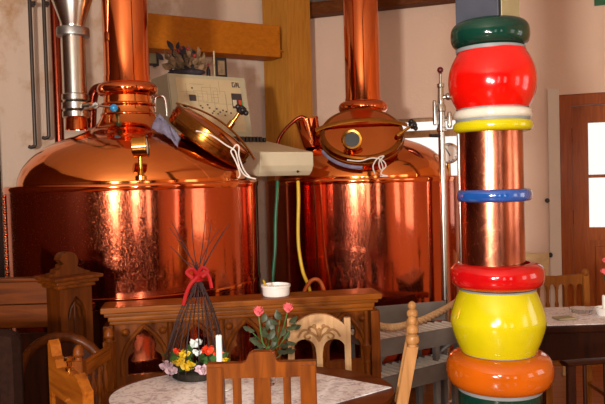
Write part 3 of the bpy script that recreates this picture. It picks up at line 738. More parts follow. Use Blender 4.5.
# strings
def string(pts_list, label):
    bm = BM()
    for pts in pts_list: tube(bm, smooth(pts, 5), .0045, 6)
    solo('white_string', bm, M['string'], label, 'string', 'white strings tied to the hatches')
q = lambda x, y, d=Y1 - .44: W(x, y, d)
string([[q(196, 131), q(206, 133), q(216, 138), q(226, 145), q(233, 149), q(236, 153), q(240, 168), q(246, 176), q(256, 179)],
        [q(233, 149), q(236, 145), q(239, 147), q(239, 156), q(244, 170), q(250, 177)], [q(233, 149), q(231, 152), q(236, 162), q(240, 174), q(238, 178)]],
       'white string trailing down from the nearer kettle hatch over its rim')
q2 = lambda x, y, d=None: W(x, y, d or (4.632 if y < 168 else 4.65))
string([[q2(347, 160), q2(360, 161), q2(372, 158), q2(382, 160), q2(386, 166), q2(381, 170), q2(379, 162), q2(384, 156), q2(378, 158), q2(373, 166), q2(375, 174)],
        [q2(380, 159), q2(383, 168), q2(381, 174), q2(388, 176), q2(380, 176.3)]], 'white string looped in a bow on the farther kettle hatch')

# cables hanging below the desk
def cable(name, pts, r, mat, label, cat='cable'):
    bm = BM(); tube(bm, smooth(pts, 8), r, 10); solo(name, bm, mat, label, cat)
cable('green_cable', [W(277.5, 181, 4.62), W(277, 195, 4.6), W(275.5, 220, 4.58), W(275, 250, 4.56), W(272.5, 283, 4.55), W(272, 330, 4.55), at_z(274, 405, .25)], .012, M['hose_green'], 'green cable hanging from the console desk to the floor')
cable('yellow_cable', [W(298, 181, 4.62), W(298.5, 200, 4.6), W(298, 230, 4.58), W(299, 250, 4.57), W(303, 272, 4.56), W(309, 288, 4.56), W(313, 312, 4.56), W(314, 350, 4.56)], .012, M['hose_yellow'], 'yellow cable hanging from the console desk')
cable('orange_hose', [W(303, 300, 4.42), W(305, 290, 4.42), W(311, 281, 4.42), W(318, 280, 4.42), W(323, 288, 4.42), W(325, 302, 4.42), W(325, 350, 4.42), at_z(325, 405, .04).lerp(Vector((.13, 4.42, .02)), 1.0)], .013, M['hose_orange'], 'orange hose curving up behind the carved counter', 'hose')

# ------------------------------------------------------------------ steel standpipe right of kettle 2
sp0 = W(443, 200, 4.76)
stp = thing('steel_standpipe', 'slim steel standpipe with fittings between kettle and coloured column', 'pipe', (sp0.x, sp0.y, 0))
def zy(py): return W(442, py, 4.76).z
bm = BM(); lathe(bm, [(0, 0), (.04, 0), (.04, .015), (.026, .02), (.024, zy(140)), (.024, zy(100)), (0, zy(100))], 24); part('pole', bm, M['steel'], stp)
bm = BM(); lathe(bm, [(.03, zy(132)), (.034, zy(131)), (.034, zy(128)), (.028, zy(127)), (.028, zy(112)), (.034, zy(111)), (.034, zy(106)), (.024, zy(104)), (.02, zy(88)), (.026, zy(87)), (.026, zy(84)), (.01, zy(83)), (.009, zy(74)), (.014, zy(73.5)), (0, zy(73))], 24); part('valve_fitting', bm, M['steel'], stp)
bm = BM(); ball(bm, (0, 0, zy(70)), .022); part('top_knob', bm, M['dark_red'], stp, label='dark red ball knob')
bm = BM(); lathe(bm, [(.012, zy(128)), (.018, zy(126)), (.018, zy(114)), (.012, zy(112))], 14, c=(.055, -.01, 0)); tube(bm, [(0, 0, zy(120)), (.055, -.01, zy(120))], .008)
lathe(bm, [(.010, zy(125)), (.014, zy(123)), (.014, zy(102)), (.008, zy(100))], 14, c=(-.045, 0, 0)); tube(bm, [(0, 0, zy(118)), (-.045, 0, zy(118))], .008); part('side_cylinder', bm, M['steel'], stp)
bm = BM(); tube(bm, [(0, -.01, zy(136)), (-.09, -.03, zy(135.5))], .012, 10); part('lever', bm, M['black'], stp)
bm = BM(); o_ = Vector((sp0.x, sp0.y, 0)); xs = W(459.5, 200, 4.85)
tube(bm, smooth([(0, 0, zy(98)), (.04, -.01, zy(97)), (.075, -.01, zy(97)), (.105, -.01, zy(101)), (.116, -.01, zy(112)), (.117, -.01, zy(160)), (.118, -.01, zy(300)), (.112, -.005, zy(305)), (.09, 0, zy(308)), (0, 0, zy(308))], 5), .014, 12)
ball(bm, (.05, -.01, zy(97)), .026, seg=12); part('return_pipe', bm, M['steel'], stp)

# ================================================================== COLOURED COLUMN
cx, cy = (492 - 302.5) / F * 2.6, 2.6
sC = 2.6 / F
def zc(py): return W(490, py, 2.5 if py < 230 else 2.55).z
tot = thing('ceramic_totem', 'tall column of stacked coloured glazed rings with copper sleeve', 'ceramic column', (cx, cy, 0))
def torus_prof(r_in, r_out, y0, y1, n=18, e=.8):
    zm = (zc(y0) + zc(y1)) / 2; hh = abs(zc(y0) - zc(y1)) / 2; w = (r_out - r_in) * sC
    out = []
    for i in range(n + 1):
        a = -PI / 2 + PI * i / n; ca, sa = math.cos(a), math.sin(a)
        out.append((r_in * sC + w * abs(ca) ** e, zm + hh * (abs(sa) ** e) * (1 if sa > 0 else -1)))
    return out
def seg_(name, prof, mat, dx=0.0, label=None):
    bm = BM(); lathe(bm, prof, 96, c=(dx, 0, 0)); return part(name, bm, mat, tot, label=label)
seg_('green_ring', torus_prof(24, 38.3, 44.5, 15.5), M['glaze_green'], .004)
seg_('mortar_joint', [(20 * sC, zc(48)), (33.2 * sC, zc(47.5)), (33.6 * sC, zc(44)), (20 * sC, zc(43))], M['mortar'], .004)
pr = []
for i in range(25):
    f = i / 24; y = 106 + (46.5 - 106) * f; c = (y - 78) / 30.0
    pr.append(((33.2 + 9.6 * max(0, 1 - abs(c) ** 2.1)) * sC, zc(y)))
seg_('red_ball', pr, M['glaze_red'], .009)
seg_('mortar_joint', [(20 * sC, zc(108)), (33.4 * sC, zc(107.5)), (33.8 * sC, zc(105)), (20 * sC, zc(104))], M['mortar'], .008)
seg_('white_ring', torus_prof(30, 38.2, 118, 106.5), M['glaze_white'], .008)
seg_('mortar_joint', [(20 * sC, zc(119.5)), (36 * sC, zc(119.5)), (36 * sC, zc(117)), (20 * sC, zc(117))], M['mortar'], .008)
seg_('yellow_ring', torus_prof(30, 38.8, 131, 118.5), M['glaze_yellow'], .008)
cs = seg_('copper_sleeve', [(31 * sC, zc(266)), (31 * sC, zc(128))], M['copper_matt'], 0, 'mottled copper sleeve')
bm = BM(); tube(bm, [(-.36 * 31 * sC, -.935 * 31 * sC, zc(192)), (-.36 * 31 * sC, -.935 * 31 * sC, zc(130))], .0025, 6); part('weld_seam', bm, M['mortar'], cs)
seg_('blue_ring', torus_prof(31, 36.6, 202.5, 189.5), M['glaze_blue'], .008)
seg_('crimson_ring', torus_prof(32, 46, 289.5, 264), M['glaze_crimson'], .014)
seg_('mortar_joint', [(20 * sC, zc(294)), (36.5 * sC, zc(293.5)), (37 * sC, zc(290)), (20 * sC, zc(289))], M['mortar'], .016)
pr = []
for i in range(31):
    f = i / 30; y = 354 + (291.5 - 354) * f; c = abs((y - 322.5) / 31.5)
    pr.append(((36.8 + 10.0 * (1 - c ** 1.45)) * sC, zc(y)))
seg_('yellow_barrel', pr, M['glaze_yellow'], .014)
seg_('mortar_joint', [(20 * sC, zc(357)), (36 * sC, zc(356.5)), (36.5 * sC, zc(352.5)), (20 * sC, zc(351))], M['mortar'], .015)
seg_('orange_ring', torus_prof(33, 52.5, 390.5, 354.5), M['glaze_orange'], .016)
seg_('mortar_joint', [(20 * sC, zc(393)), (41.5 * sC, zc(392.5)), (42 * sC, zc(388.5)), (20 * sC, zc(388))], M['mortar'], .016)
seg_('green_base', [(0, 0.001), (44 * sC, 0.001), (44 * sC, .05), (40 * sC, .3), (41 * sC, zc(391.5)), (20 * sC, zc(391.5))], M['glaze_green'], .016)
bm = BM(); a_ = .17
box(bm, (0, 0, 0), (a_, a_, H - .004 - zc(19)), mat=Matrix.Translation((0, 0, (H - .004 + zc(19)) / 2)) @ Matrix.Rotation(R(-40), 4, 'Z'), bev=.003)
tp = part('top_post', bm, M['slate'], tot, label='slate blue square post top')
bm = BM(); box(bm, (0, 0, 0), (.004, a_ - .01, H - .008 - zc(19)), mat=Matrix.Rotation(R(-40), 4, 'Z') @ Matrix.Translation((a_ / 2 + .002, 0, (H - .004 + zc(19)) / 2))); part('side_cladding', bm, M['olive_cream'], tp, sm=False, label='olive cream side')
tp.data.transform(Matrix.Translation((-.008, 0, 0))); 

# ================================================================== CARVED COUNTER
CA, CB = W(100, 303, 3.33), W(381, 297, 3.55)
CA.z = CB.z = 0
uc = (CB - CA).normalized(); CL = (CB - CA).length; CT = 1.0
ctr = thing('carved_counter', 'long carved gothic wooden counter in front of the kettles', 'counter', CA, math.atan2(uc.y, uc.x))
bm = BM(); box(bm, (CL / 2, .07, CT - .016), (CL, .19, .032), 0, .008); part('counter_top', bm, M['carved_brown_x'], ctr)
bm = BM(); box(bm, (CL / 2, .075, CT - .042), (CL - .03, .16, .02), 0, .006); box(bm, (CL / 2, .082, CT - .066), (CL - .06, .13, .03), 0, .009); box(bm, (CL / 2, .09, CT - .09), (CL - .07, .11, .02), 0, .006); part('cornice', bm, M['carved_brown_x'], ctr)
# tracery front: five bays with trefoil headed arches
def arch(cx_, w, z0, z1):
    """pointed trefoil opening"""
    right = [(w, z0), (w, .70), (w * .97, .725), (w * .86, .744), (w * .70, .752), (w * .60, .762), (w * .655, .775), (w * .68, .792), (w * .62, .812), (w * .45, .837), (w * .22, .857)]
    return [(cx_ + x, z) for x, z in right + [(0, z1)] + [(-x, z) for x, z in right[::-1]]]
pw = lambda px: (px - 100) / (381 - 100) * CL
zt, z0 = CT - .098, .60
cxs = [pw(x) for x in (140, 191, 242, 293, 344)]
bm = BM()
plate(bm, rect(.045, .12, CL - .045, zt + .005), [arch(x, .086, .64, .872) for x in cxs], .03, Matrix.Translation((0, .05, 0)))
tr = part('tracery_panel', bm, M['carved_brown'], ctr, sm=False)
for x in cxs:
    bm = BM()
    def gp_(r, n=10):  # raised pointed hood moulding around an opening
        P = []
        for i in range(n + 1):
            f = i / n; P.append((x + r * (1 - f ** 1.7), .045, .70 + .192 * f ** .85))
        return P
    right = gp_(.112); left = [(2 * x - a, b, c) for a, b, c in right][::-1]
    tube(bm, [(x + .112, .045, .64)] + right + left[1:] + [(x - .112, .045, .64)], .012, 8)
    part('hood_moulding', bm, M['carved_brown'], tr)
    for sx in (-1, 1):
        bm = BM(); lathe(bm, [(0, 0), (.018, 0), (.02, .014), (.012, .024), (0, .028)], 8, Matrix.Translation((x + sx * .092, .05, .862)) @ Matrix.Rotation(R(90), 4, 'X')); part('rosette', bm, M['carved_brown'], tr)
bm = BM(); box(bm, (CL / 2, .075, .055), (CL - .05, .13, .11), 0, .008); part('plinth', bm, M['carved_brown_x'], ctr)
for x in [.03] + [(a + b) / 2 for a, b in zip(cxs, cxs[1:])] + [CL - .075, CL - .028]:
    bm = BM(); big = x < .05 or x > CL - .04
    if big:
        box(bm, (x, .075, (.11 + zt) / 2), (.05, .12, zt - .11), 0, .006)
        part('end_post', bm, M['carved_brown'], ctr)
    else:
        lathe(bm, [(.022, .11), (.022, .14), (.016, .15), (.015, .62), (.02, .63), (.016, .64), (.017, .66), (.026, .70), (.028, .715), (.02, .72), (.015, .735), (.013, zt)], 16, c=(x, .035, 0))
        part('colonnette', bm, M['carved_brown'], ctr)
# white tub on the counter
pt_ = W(276, 290, 3.545); q = Vector((pt_.x, pt_.y, CT + .001))
tb = thing('plastic_tub', 'white plastic tub with rim standing on the carved counter', 'tub', q)
bm = BM(); lathe(bm, [(0, 0), (.066, 0), (.070, .005), (.072, .044), (.077, .046), (.077, .057), (.07, .058), (.066, .012), (0, .01)], 40); part('tub_body', bm, M['white'], tb)
bm = BM(); tube(bm, [(-.035, -.03, .013), (-.05, -.055, .062), (-.06, -.072, .09)], .005, 8); part('spoon', bm, M['hose_yellow'], tb, label='yellow handle')
# ================================================================== PARTITION RAIL ON THE LEFT
pc_ = W(69, 300, 3.2); pz = lambda py, d=3.2: 1.6 - (py - 186.5) / F * d
par = thing('carved_partition', 'dark plank partition with a carved crested post, left of the counter', 'partition', (pc_.x, pc_.y, 0), 0)
pa = R(38)  # post yaw; the two faces meet near px 66
PM = Matrix.Rotation(-R(52), 4, 'Z')
def pbox(bm, c, s, b=.006): box(bm, (0, 0, 0), s, mat=Matrix.Rotation(-pa + R(90) - R(38), 4, 'Z') @ Matrix.Translation(c), bev=b)
PY = Matrix.Rotation(R(47), 4, 'Z')   # local x -> right-back; front face looks right-forward... left face narrow
def pb2(bm, c, s, b=.006): box(bm, (0, 0, 0), s, mat=PY @ Matrix.Translation(c), bev=b)
ps, pd = .16, .14
bm = BM(); zt2 = pz(286)
bm2 = BM(); 
# shaft with gothic niche on the right-facing front
plate(bm, rect(-ps / 2, .0, ps / 2, zt2), [[(-.045, .55), (.045, .55), (.045, zt2 - .12), (.03, zt2 - .075), (0, zt2 - .04), (-.03, zt2 - .075), (-.045, zt2 - .12)]], .03, PY @ Matrix.Translation((0, -pd / 2, 0)))
pb2(bm, (0, .015, zt2 / 2), (ps, pd - .03, zt2), .004)
part('post', bm, M['walnut'], par, sm=False)
bm = BM(); tube(bm, [PY @ Vector(p) for p in [(-.028, -pd / 2 + .02, zt2 - .15), (-.02, -pd / 2 + .02, zt2 - .1), (0, -pd / 2 + .02, zt2 - .075), (.02, -pd / 2 + .02, zt2 - .1), (.028, -pd / 2 + .02, zt2 - .15)]], .006, 8); tube(bm, [PY @ Vector((0, -pd / 2 + .02, zt2 - .08)), PY @ Vector((0, -pd / 2 + .02, zt2 - .3))], .004, 6); part('niche_tracery', bm, M['walnut'], par)
bm = BM(); pb2(bm, (0, 0, zt2 + .008), (ps + .03, pd + .03, .02)); pb2(bm, (0, 0, zt2 + .027), (ps + .055, pd + .055, .02)); pb2(bm, (0, 0, zt2 + .045), (ps + .085, pd + .085, .018)); part('cornice', bm, M['walnut_x'], par)
zc0 = zt2 + .054
cr = [(-.10, 0), (-.10, .012), (-.075, .016), (-.07, .03), (-.05, .034), (-.046, .05), (-.032, .054)]
cr += [(-.008 + .047 * math.cos(R(a)), .062 + .047 * math.sin(R(a))) for a in range(165, -31, -15)]
cr += [(.05, .028), (.07, .018), (.095, .01), (.095, 0)]
bm = BM(); plate(bm, cr, [], .06, PY @ Matrix.Translation((0, -.03, zc0))); bm.faces.ensure_lookup_table()
lathe(bm, [(.026, 0), (.031, -.006), (.036, 0)], 24, PY @ Matrix.Translation((-.008, -.03, zc0 + .062)) @ Matrix.Rotation(R(90), 4, 'X')); 
part('crest', bm, M['walnut'], par, ang=25)
bm = BM(); box(bm, (-.90, .0, (pz(303) + pz(280)) / 2), (1.62, .035, pz(280) - pz(303) - .004), 0, .004); part('plank', bm, M['walnut_x'], par)
bm = BM(); box(bm, (-.90, .0, (pz(327) + pz(303)) / 2), (1.62, .035, pz(303) - pz(327) - .004), 0, .004); part('plank', bm, M['walnut_x'], par)
bm = BM(); box(bm, (-.90, -.005, pz(279) + .004), (1.64, .055, .018), 0, .005); part('cap_rail', bm, M['walnut_x'], par)
bm = BM(); box(bm, (-.90, .06, .46), (1.62, .02, .88), 0, .004); part('lower_panel', bm, M['dark_wood'], par)  # dark panel added for the shadow below the planks
bm = BM(); box(bm, (-1.75, 0, .55), (.08, .08, 1.1), 0, .004); part('end_post', bm, M['walnut'], par)
# closing panel between the post and the counter
bm = BM(); a0 = Vector((.055, .045, 0)); b_ = CA + uc * .0 - Vector((pc_.x, pc_.y, 0)); b_ = Vector((b_.x - .03, b_.y + .05, 0))
dd = b_ - a0; box(bm, ((a0 + b_) / 2 + Vector((0, 0, .5))), (dd.length, .02, .96), math.atan2(dd.y, dd.x), .003); part('side_panel', bm, M['dark_wood'], par)

# ================================================================== METAL STEPS
stt = thing('metal_steps', 'grey metal steps with ribbed treads beside the carved counter', 'steps', (W(420, 350, 4.3).x, 4.3, 0))
def step(lf, rt, dl, dr, zt_):
    """tread between front-left and front-right points (world), extending back"""
    u = (rt - lf); u.z = 0; L = u.length; u.normalize(); n = Vector((-u.y, u.x, 0)); mm = face_mat(lf, u)
    bm = BM()
    dep = dl; dp_ = lambda x: dl + (dr - dl) * x / L
    nr_ = int(L / .052)
    for k in range(nr_):
        x = (k + .5) * L / nr_
        tube(bm, [mm @ Vector((x, .02, -.012)), mm @ Vector((x, dp_(x) - .01, -.012))], .0125, 8)
    tr_ = part('tread', bm, M['tread'], stt, True)
    bm = BM(); pv = [mm @ Vector(p) for p in ((0, .02, -.05), (L, .02, -.05), (L, dr, -.05), (0, dl, -.05))]; bm.faces.new([bm.verts.new(p) for p in pv]); bmesh.ops.solidify(bm, geom=bm.faces[:], thickness=.008); part('slat_gap_shade', bm, M['iron'], tr_, True)  # added dark sheet stands in for the shade between the slats
    bm = BM(); box(bm, (0, 0, 0), (L, .02, .105), mat=mm @ Matrix.Translation((L / 2, .01, -.055)), bev=.003); part('nosing', bm, M['grey_metal'], tr_, True)
    bm = BM(); box(bm, (0, 0, 0), (math.hypot(L, dl - dr), .02, .05), mat=mm @ Matrix.Translation((L / 2, (dl + dr) / 2, -.03)) @ Matrix.Rotation(math.atan2(dr - dl, L), 4, 'Z'), bev=.003); part('back_bar', bm, M['grey_metal'], tr_, True)
    for x, dep in ((.0, dl), (L, dr)):
        bm = BM(); box(bm, (0, 0, 0), (.012, dep, .05), mat=mm @ Matrix.Translation((x, dep / 2, -.03)), bev=.003); part('side_bar', bm, M['grey_metal'], tr_, True)
    return mm, L
ul = at_z(374, 341, .62); ur_ = at_z(466, 325, .62)
m1, L1 = step(ul, ur_, .38, .20, .62)
ll = at_z(376, 380, .42); lr = at_z(463, 358, .42)
m2, L2 = step(ll, lr, .27, .20, .42)
bm = BM(); box(bm, (0, 0, 0), (L1, .012, .13), mat=m1 @ Matrix.Translation((L1 / 2, .278, .07)) @ Matrix.Rotation(math.atan2(-.18, L1), 4, 'Z'), bev=.003); part('kick_plate', bm, M['grey_metal'], stt, True)
for x in (.06, L1 - .22, L1 - .04):
    for y in (.045, .35 - .18 * x / L1):
        bm = BM(); p = m1 @ Vector((x, y, -.03)); box(bm, (p.x, p.y, (p.z) / 2), (.035, .035, p.z), math.atan2((ur_ - ul).y, (ur_ - ul).x), .003); part('leg', bm, M['grey_metal'], stt, True)
for x in (.04, L2 - .05):
    bm = BM(); p = m2 @ Vector((x, .03, -.03)); box(bm, (p.x, p.y, p.z / 2), (.03, .03, p.z), math.atan2((lr - ll).y, (lr - ll).x), .003); part('leg', bm, M['grey_metal'], stt, True)
for x in (.1, L2 - .1):
    bm = BM(); a = m2 @ Vector((x, .19, -.03)); b = m1 @ Vector((x, .02, -.1)); tube(bm, [a, b], .012, 8); part('brace', bm, M['grey_metal'], stt, True)
# tan rope sagging from the counter end to the column side
bm = BM(); ctl = [W(370, 324, 3.75), W(388, 327.5, 3.85), W(405, 325.5, 3.95), W(425, 319, 4.15), W(445, 309, 4.42), W(459, 300.5, 4.70)]
cl = smooth(ctl, 26)
for ph in (0, 2 * PI / 3, 4 * PI / 3):
    pts = []
    for i, p in enumerate(cl):
        t = (cl[min(i + 1, len(cl) - 1)] - cl[max(i - 1, 0)]).normalized(); a = t.cross(Vector((0, 0, 1))).normalized(); b = t.cross(a); w_ = i * .42 + ph
        pts.append(p + (a * math.cos(w_) + b * math.sin(w_)) * .011)
    tube(bm, pts, .0125, 8)
rp = solo('barrier_rope', bm, M['rope'], 'twisted tan barrier rope sagging over the metal steps from counter to standpipe', 'rope')
# ================================================================== TABLES
tc_ = Vector((-.238, 2.72, 0)); ta, tbb, TH = .585, .40, .75
def ell(a, b, n=72): return [(a * math.cos(2 * PI * i / n), b * math.sin(2 * PI * i / n)) for i in range(n)]
def slab(bm, pts, z0, z1, inset=.0):
    lo = [bm.verts.new((x, y, z0)) for x, y in pts]; hi = [bm.verts.new((x, y, z1)) for x, y in pts]
    bm.faces.new(lo[::-1]); bm.faces.new(hi)
    for i in range(len(pts)): j = (i + 1) % len(pts); bm.faces.new((lo[i], lo[j], hi[j], hi[i]))
tab = thing('oval_table', 'oval dark wooden table under the white lace cloth', 'table', tc_)
bm = BM()
for f0, z0, z1 in [(1.0, TH - .022, TH), (.985, TH - .034, TH - .022), (1.0, TH - .052, TH - .034)]: slab(bm, ell(ta * f0, tbb * f0), z0, z1)
part('tabletop', bm, M['walnut_x'], tab)
bm = BM()
for i in range(90):
    a = 2 * PI * i / 90; ball(bm, (ta * 1.0 * math.cos(a), tbb * 1.0 * math.sin(a), TH - .062), .009, seg=6)
slab(bm, ell(ta * .97, tbb * .96), TH - .09, TH - .052); part('beaded_edge', bm, M['walnut'], tab)
bm = BM(); lathe(bm, [(.05, .05), (.08, .1), (.06, .2), (.09, .35), (.05, .5), (.07, .62), (.12, TH - .09)], 32); part('pedestal', bm, M['walnut'], tab)
for k in range(4):
    a = R(20) + k * PI / 2; bm = BM(); d = Vector((math.cos(a), math.sin(a), 0)); tube(bm, smooth([d * .04 + Vector((0, 0, .14)), d * .12 + Vector((0, 0, .11)), d * .18 + Vector((0, 0, .04)), d * .21 + Vector((0, 0, .022))], 4), .022, 10); part('foot', bm, M['walnut'], tab)
bm = BM(); P = []
for x, y in ell(ta * .95, tbb * .91, 120):
    P.append((x, y))
# the cloth's right end is a straight-cut corner
P2 = []
for x, y in P:
    a = math.atan2(y / tbb, x / ta)
    if abs(a) < R(78): 
        t = a / R(78); xx = ta * .985 - (ta * .985 - ta * .95 * math.cos(R(78))) * abs(t); yy = tbb * .91 * math.sin(R(78)) * t * .97
        P2.append((xx, yy))
    else: P2.append((x, y))
slab(bm, P2, TH + .001, TH + .005); bmesh.ops.translate(bm, vec=tc_, verts=bm.verts[:])
cloth = solo('lace_tablecloth', bm, M['lace'], 'white lace tablecloth on the oval table', 'tablecloth', sm=False)
TZ = TH + .006

# right-hand table
tx0, tx1, ty0, ty1 = 1.2, 2.15, 3.74, 4.27
t2 = thing('square_table', 'dark rectangular wooden table right of the coloured column', 'table', ((tx0 + tx1) / 2, (ty0 + ty1) / 2, 0))
wx, wy = tx1 - tx0, ty1 - ty0
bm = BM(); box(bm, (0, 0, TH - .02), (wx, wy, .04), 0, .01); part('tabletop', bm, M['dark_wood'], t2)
bm = BM(); box(bm, (0, 0, TH - .12), (wx - .1, wy - .08, .16), 0, .006); part('apron', bm, M['dark_wood'], t2)
for sx in (-1, 1):
    for sy in (-1, 1):
        bm = BM(); c = (sx * (wx / 2 - .09), sy * (wy / 2 - .07)); box(bm, (c[0], c[1], .28), (.09, .09, .56), 0, .006)
        for k in range(3): box(bm, (c[0] - .026 + k * .026, c[1] - .047, .3), (.012, .01, .42), 0, .003)
        part('leg', bm, M['dark_wood'], t2)
bm = BM(); box(bm, (0, 0, 0), (wx - .04, wy - .03, .004), 0, 0); bmesh.ops.translate(bm, vec=((tx0 + tx1) / 2, (ty0 + ty1) / 2, TH + .0035), verts=bm.verts[:])
solo('lace_runner', bm, M['lace'], 'white lace cloth covering the dark rectangular table', 'tablecloth', sm=False)
# things on the right-hand table
p = at_z(581, 314, TZ); ash = thing('glass_ashtray', 'clear cut-glass ashtray on the right table', 'ashtray', p)
bm = BM(); lathe(bm, [(0, 0), (.055, 0), (.062, .006), (.070, .035), (.064, .036), (.052, .012), (0, .010)], 16); part('bowl', bm, M['cut_glass'], ash, ang=20)
p = at_z(564, 319, TZ); bm = BM(); box(bm, (p.x, p.y, TZ + .006), (.11, .08, .011), R(12), .003); solo('folded_napkin', bm, M['olive_cream'], 'small folded grey-beige napkin left of the glass ashtray', 'napkin')
p = at_z(605.5, 315, TZ); cd = thing('candle_stub', 'short white candle in a glass dish on the right table', 'candle', p)
bm = BM(); lathe(bm, [(0, 0), (.045, 0), (.055, .03), (.06, .045), (.052, .045), (.04, .01), (0, .01)], 24); part('dish', bm, M['white'], cd)
bm = BM(); lathe(bm, [(.018, .011), (.018, .115), (.012, .118), (0, .116)], 20); part('wax', bm, M['wax'], cd)
bm = BM(); tube(bm, [(0, 0, .115), (.002, 0, .128)], .0015, 5); part('wick', bm, M['black'], cd)
p = at_z(613, 308, TZ)
vs2 = thing('flower_vase', 'pink flowers in a vase at the far end of the right table', 'flowers', p)
bm = BM(); lathe(bm, [(0, 0), (.035, 0), (.04, .02), (.03, .07), (.024, .1), (.028, .115), (.024, .115), (.02, .1), (0, .03)], 24); part('vase', bm, M['glass'], vs2)
rnd = random.Random(5)
def flower(bm, c, r, n=9):
    c = Vector(c)
    ball(bm, c, r * .45, seg=8)
    for k in range(n):
        a = 2 * PI * k / n + rnd.random() * .3; e = rnd.uniform(.15, .9); d = Vector((math.cos(a) * math.cos(e), math.sin(a) * math.cos(e), math.sin(e)))
        leafq(bm, c, d, r * 1.05, r * .9)
def stem(par, p0, p1, mat, r=.0028):
    bm = BM(); p0, p1 = Vector(p0), Vector(p1); tube(bm, smooth([p0, p0.lerp(p1, .5) + Vector((rnd.uniform(-.01, .01), rnd.uniform(-.01, .01), 0)), p1], 4), r, 6); part('stem', bm, mat, par)
for (x, y, z) in [(-.03, 0, .29), (.04, .02, .31), (.0, -.03, .27), (-.035, .02, .22)]:
    stem(vs2, (0, 0, .04), (x, y, z), M['leaf_dark']); bm = BM(); flower(bm, (x, y, z), .034); part('blossom', bm, M['petal_pink'], vs2)
bm = BM()
for k in range(16): leafq(bm, (rnd.uniform(-.03, .03), rnd.uniform(-.03, .03), rnd.uniform(.1, .24)), (rnd.uniform(-1, 1), rnd.uniform(-1, 1), .5), .06, .03)
part('leaves', bm, M['leaf_dark'], vs2)

# ================================================================== CHAIRS
def chair(name, label, c, rz, w, d, sh, mat, back_h, tilt=0.0, post=.035, posts=True, post_fn=None, group=None):
    """origin under the seat centre; back at local +y; facing -y"""
    t = thing(name, label, 'chair', (c[0], c[1], 0), rz, group)
    bm = BM(); box(bm, (0, -.01, sh - .018), (w + .02, d + .02, .036), 0, .01); part('seat', bm, mat, t)
    for sx in (-1, 1):
        bm = BM(); x = sx * (w / 2 - post / 2); box(bm, (x, -d / 2 + .03, (sh - .034) / 2), (post, post, sh - .034), 0, .005); part('leg', bm, mat, t)
        bm = BM()
        if posts:
            y0 = d / 2 + post * .3; sx_ = x
            zs = [0, sh * .5, sh, back_h]
            off = lambda z: math.tan(tilt) * max(0, z - sh)
            ring = []
            for z in zs:
                ring.append([bm.verts.new((sx_ + a * post / 2, y0 + off(z) + b * post / 2, z)) for a, b in ((-1, -1), (1, -1), (1, 1), (-1, 1))])
            bm.faces.new(ring[0][::-1]); bm.faces.new(ring[-1])
            for a, b in zip(ring, ring[1:]):
                for j in range(4): k = (j + 1) % 4; bm.faces.new((a[j], a[k], b[k], b[j]))
            bmesh.ops.bevel(bm, geom=[e for e in bm.edges if abs((e.verts[0].co - e.verts[1].co).z) > .05], offset=.004, segments=2, affect='EDGES')
            if post_fn: post_fn(bm, sx_, y0 + off(back_h), back_h)
        else:
            box(bm, (x, d / 2 - .02, (sh - .034) / 2), (post, post, sh - .034), 0, .005)
        part('leg', bm, mat, t)
        bm = BM(); box(bm, (x, 0, sh * .35), (post * .5, d - .04, post * .6), 0, .003); part('stretcher', bm, mat, t)
    bm = BM(); box(bm, (0, -d / 2 + .03, sh - .06), (w - post * 2, .018, .05), 0, .003); part('apron', bm, mat, t)
    return t
def by(t_d, post, tilt, sh, z): return t_d / 2 + post * .3 + math.tan(tilt) * max(0, z - sh)

# foreground slatted chair
cz = lambda py, d, h: 1.6 - (py - h) / F * d
D = 2.16; xa = W(208, 380, D).x; xb = W(316.5, 380, D).x; w = xb - xa; zr = cz(362, D, 181); zb_ = cz(377, D, 181); zk = cz(351, D, 181)
fc = chair('slat_back_chair', 'brown slat-back wooden chair in front of the oval table', ((xa + xb) / 2, D + .15), R(180), w, .28, .46, M['rust_wood'], zr - .01, 0, .052)
yb2 = .14 + .052 * .3
bm = BM(); hw = w / 2; mid = .0
out = [(-hw, zb_), (hw, zb_), (hw, zr)]
fx = lambda px: -(W(px, 370, D).x - (xa + xb) / 2)
xk0, xk1 = fx(243), fx(281)
out += [(xk0, zr), (xk0 - .012, zr + .004), (xk0 - .02, zk - .008), (xk0 - .034, zk), (xk1 + .034, zk), (xk1 + .02, zk - .008), (xk1 + .012, zr + .004), (xk1, zr), (-hw, zr)]
plate(bm, out, [], .03, Matrix.Translation((0, yb2 - .012, 0))); part('top_rail', bm, M['rust_wood'], fc, sm=False)
for a, b in [(232.5, 241), (253.5, 270.5), (283, 290.5)]:
    bm = BM(); x0, x1 = fx(a), fx(b); box(bm, ((x0 + x1) / 2, yb2, (.56 + zb_) / 2), (abs(x1 - x0), .016, zb_ - .555), 0, .003); part('slat', bm, M['rust_wood'], fc)
bm = BM(); box(bm, (0, yb2, .545), (w - .1, .024, .05), 0, .004); part('lower_rail', bm, M['rust_wood'], fc)

# pale carved chair behind the table
D = 3.2; xa = W(287, 350, D).x; xb = W(350, 350, D).x; w = xb - xa
zt_ = cz(315, D, 180); zpost = cz(319.5, D, 180)
lc = chair('carved_arch_chair', 'pale carved arch-back chair between the oval table and counter', ((xa + xb) / 2, D - .14), R(-2), w - .0, .28, .46, M['light_wood'], zpost, 0, .03)
ybc = .14 + .03 * .3; hw = w / 2
bm = BM(); zs_ = cz(340, D, 180)
fo = []
n = 20
for i in range(n + 1):
    f = i / n * 2 - 1; fo.append((f * (hw - .01), zpost - .05 + (zt_ - zpost + .05) * (1 - abs(f) ** 2.2)))
rt = [(hw - .012, zs_ - .05)]
ho = lambda c: [(c + (hw / 2 - .022) * math.cos(R(a)), zs_ - .05 + .05 * math.sin(R(a))) for a in range(0, 181, 15)]
inner = [(hw - .026, zs_ - .09)] + ho(hw / 2 - .004)[:] + [(.012, zs_ - .09), (-.012, zs_ - .09)] + ho(-hw / 2 + .004) + [(-hw + .026, zs_ - .09)]
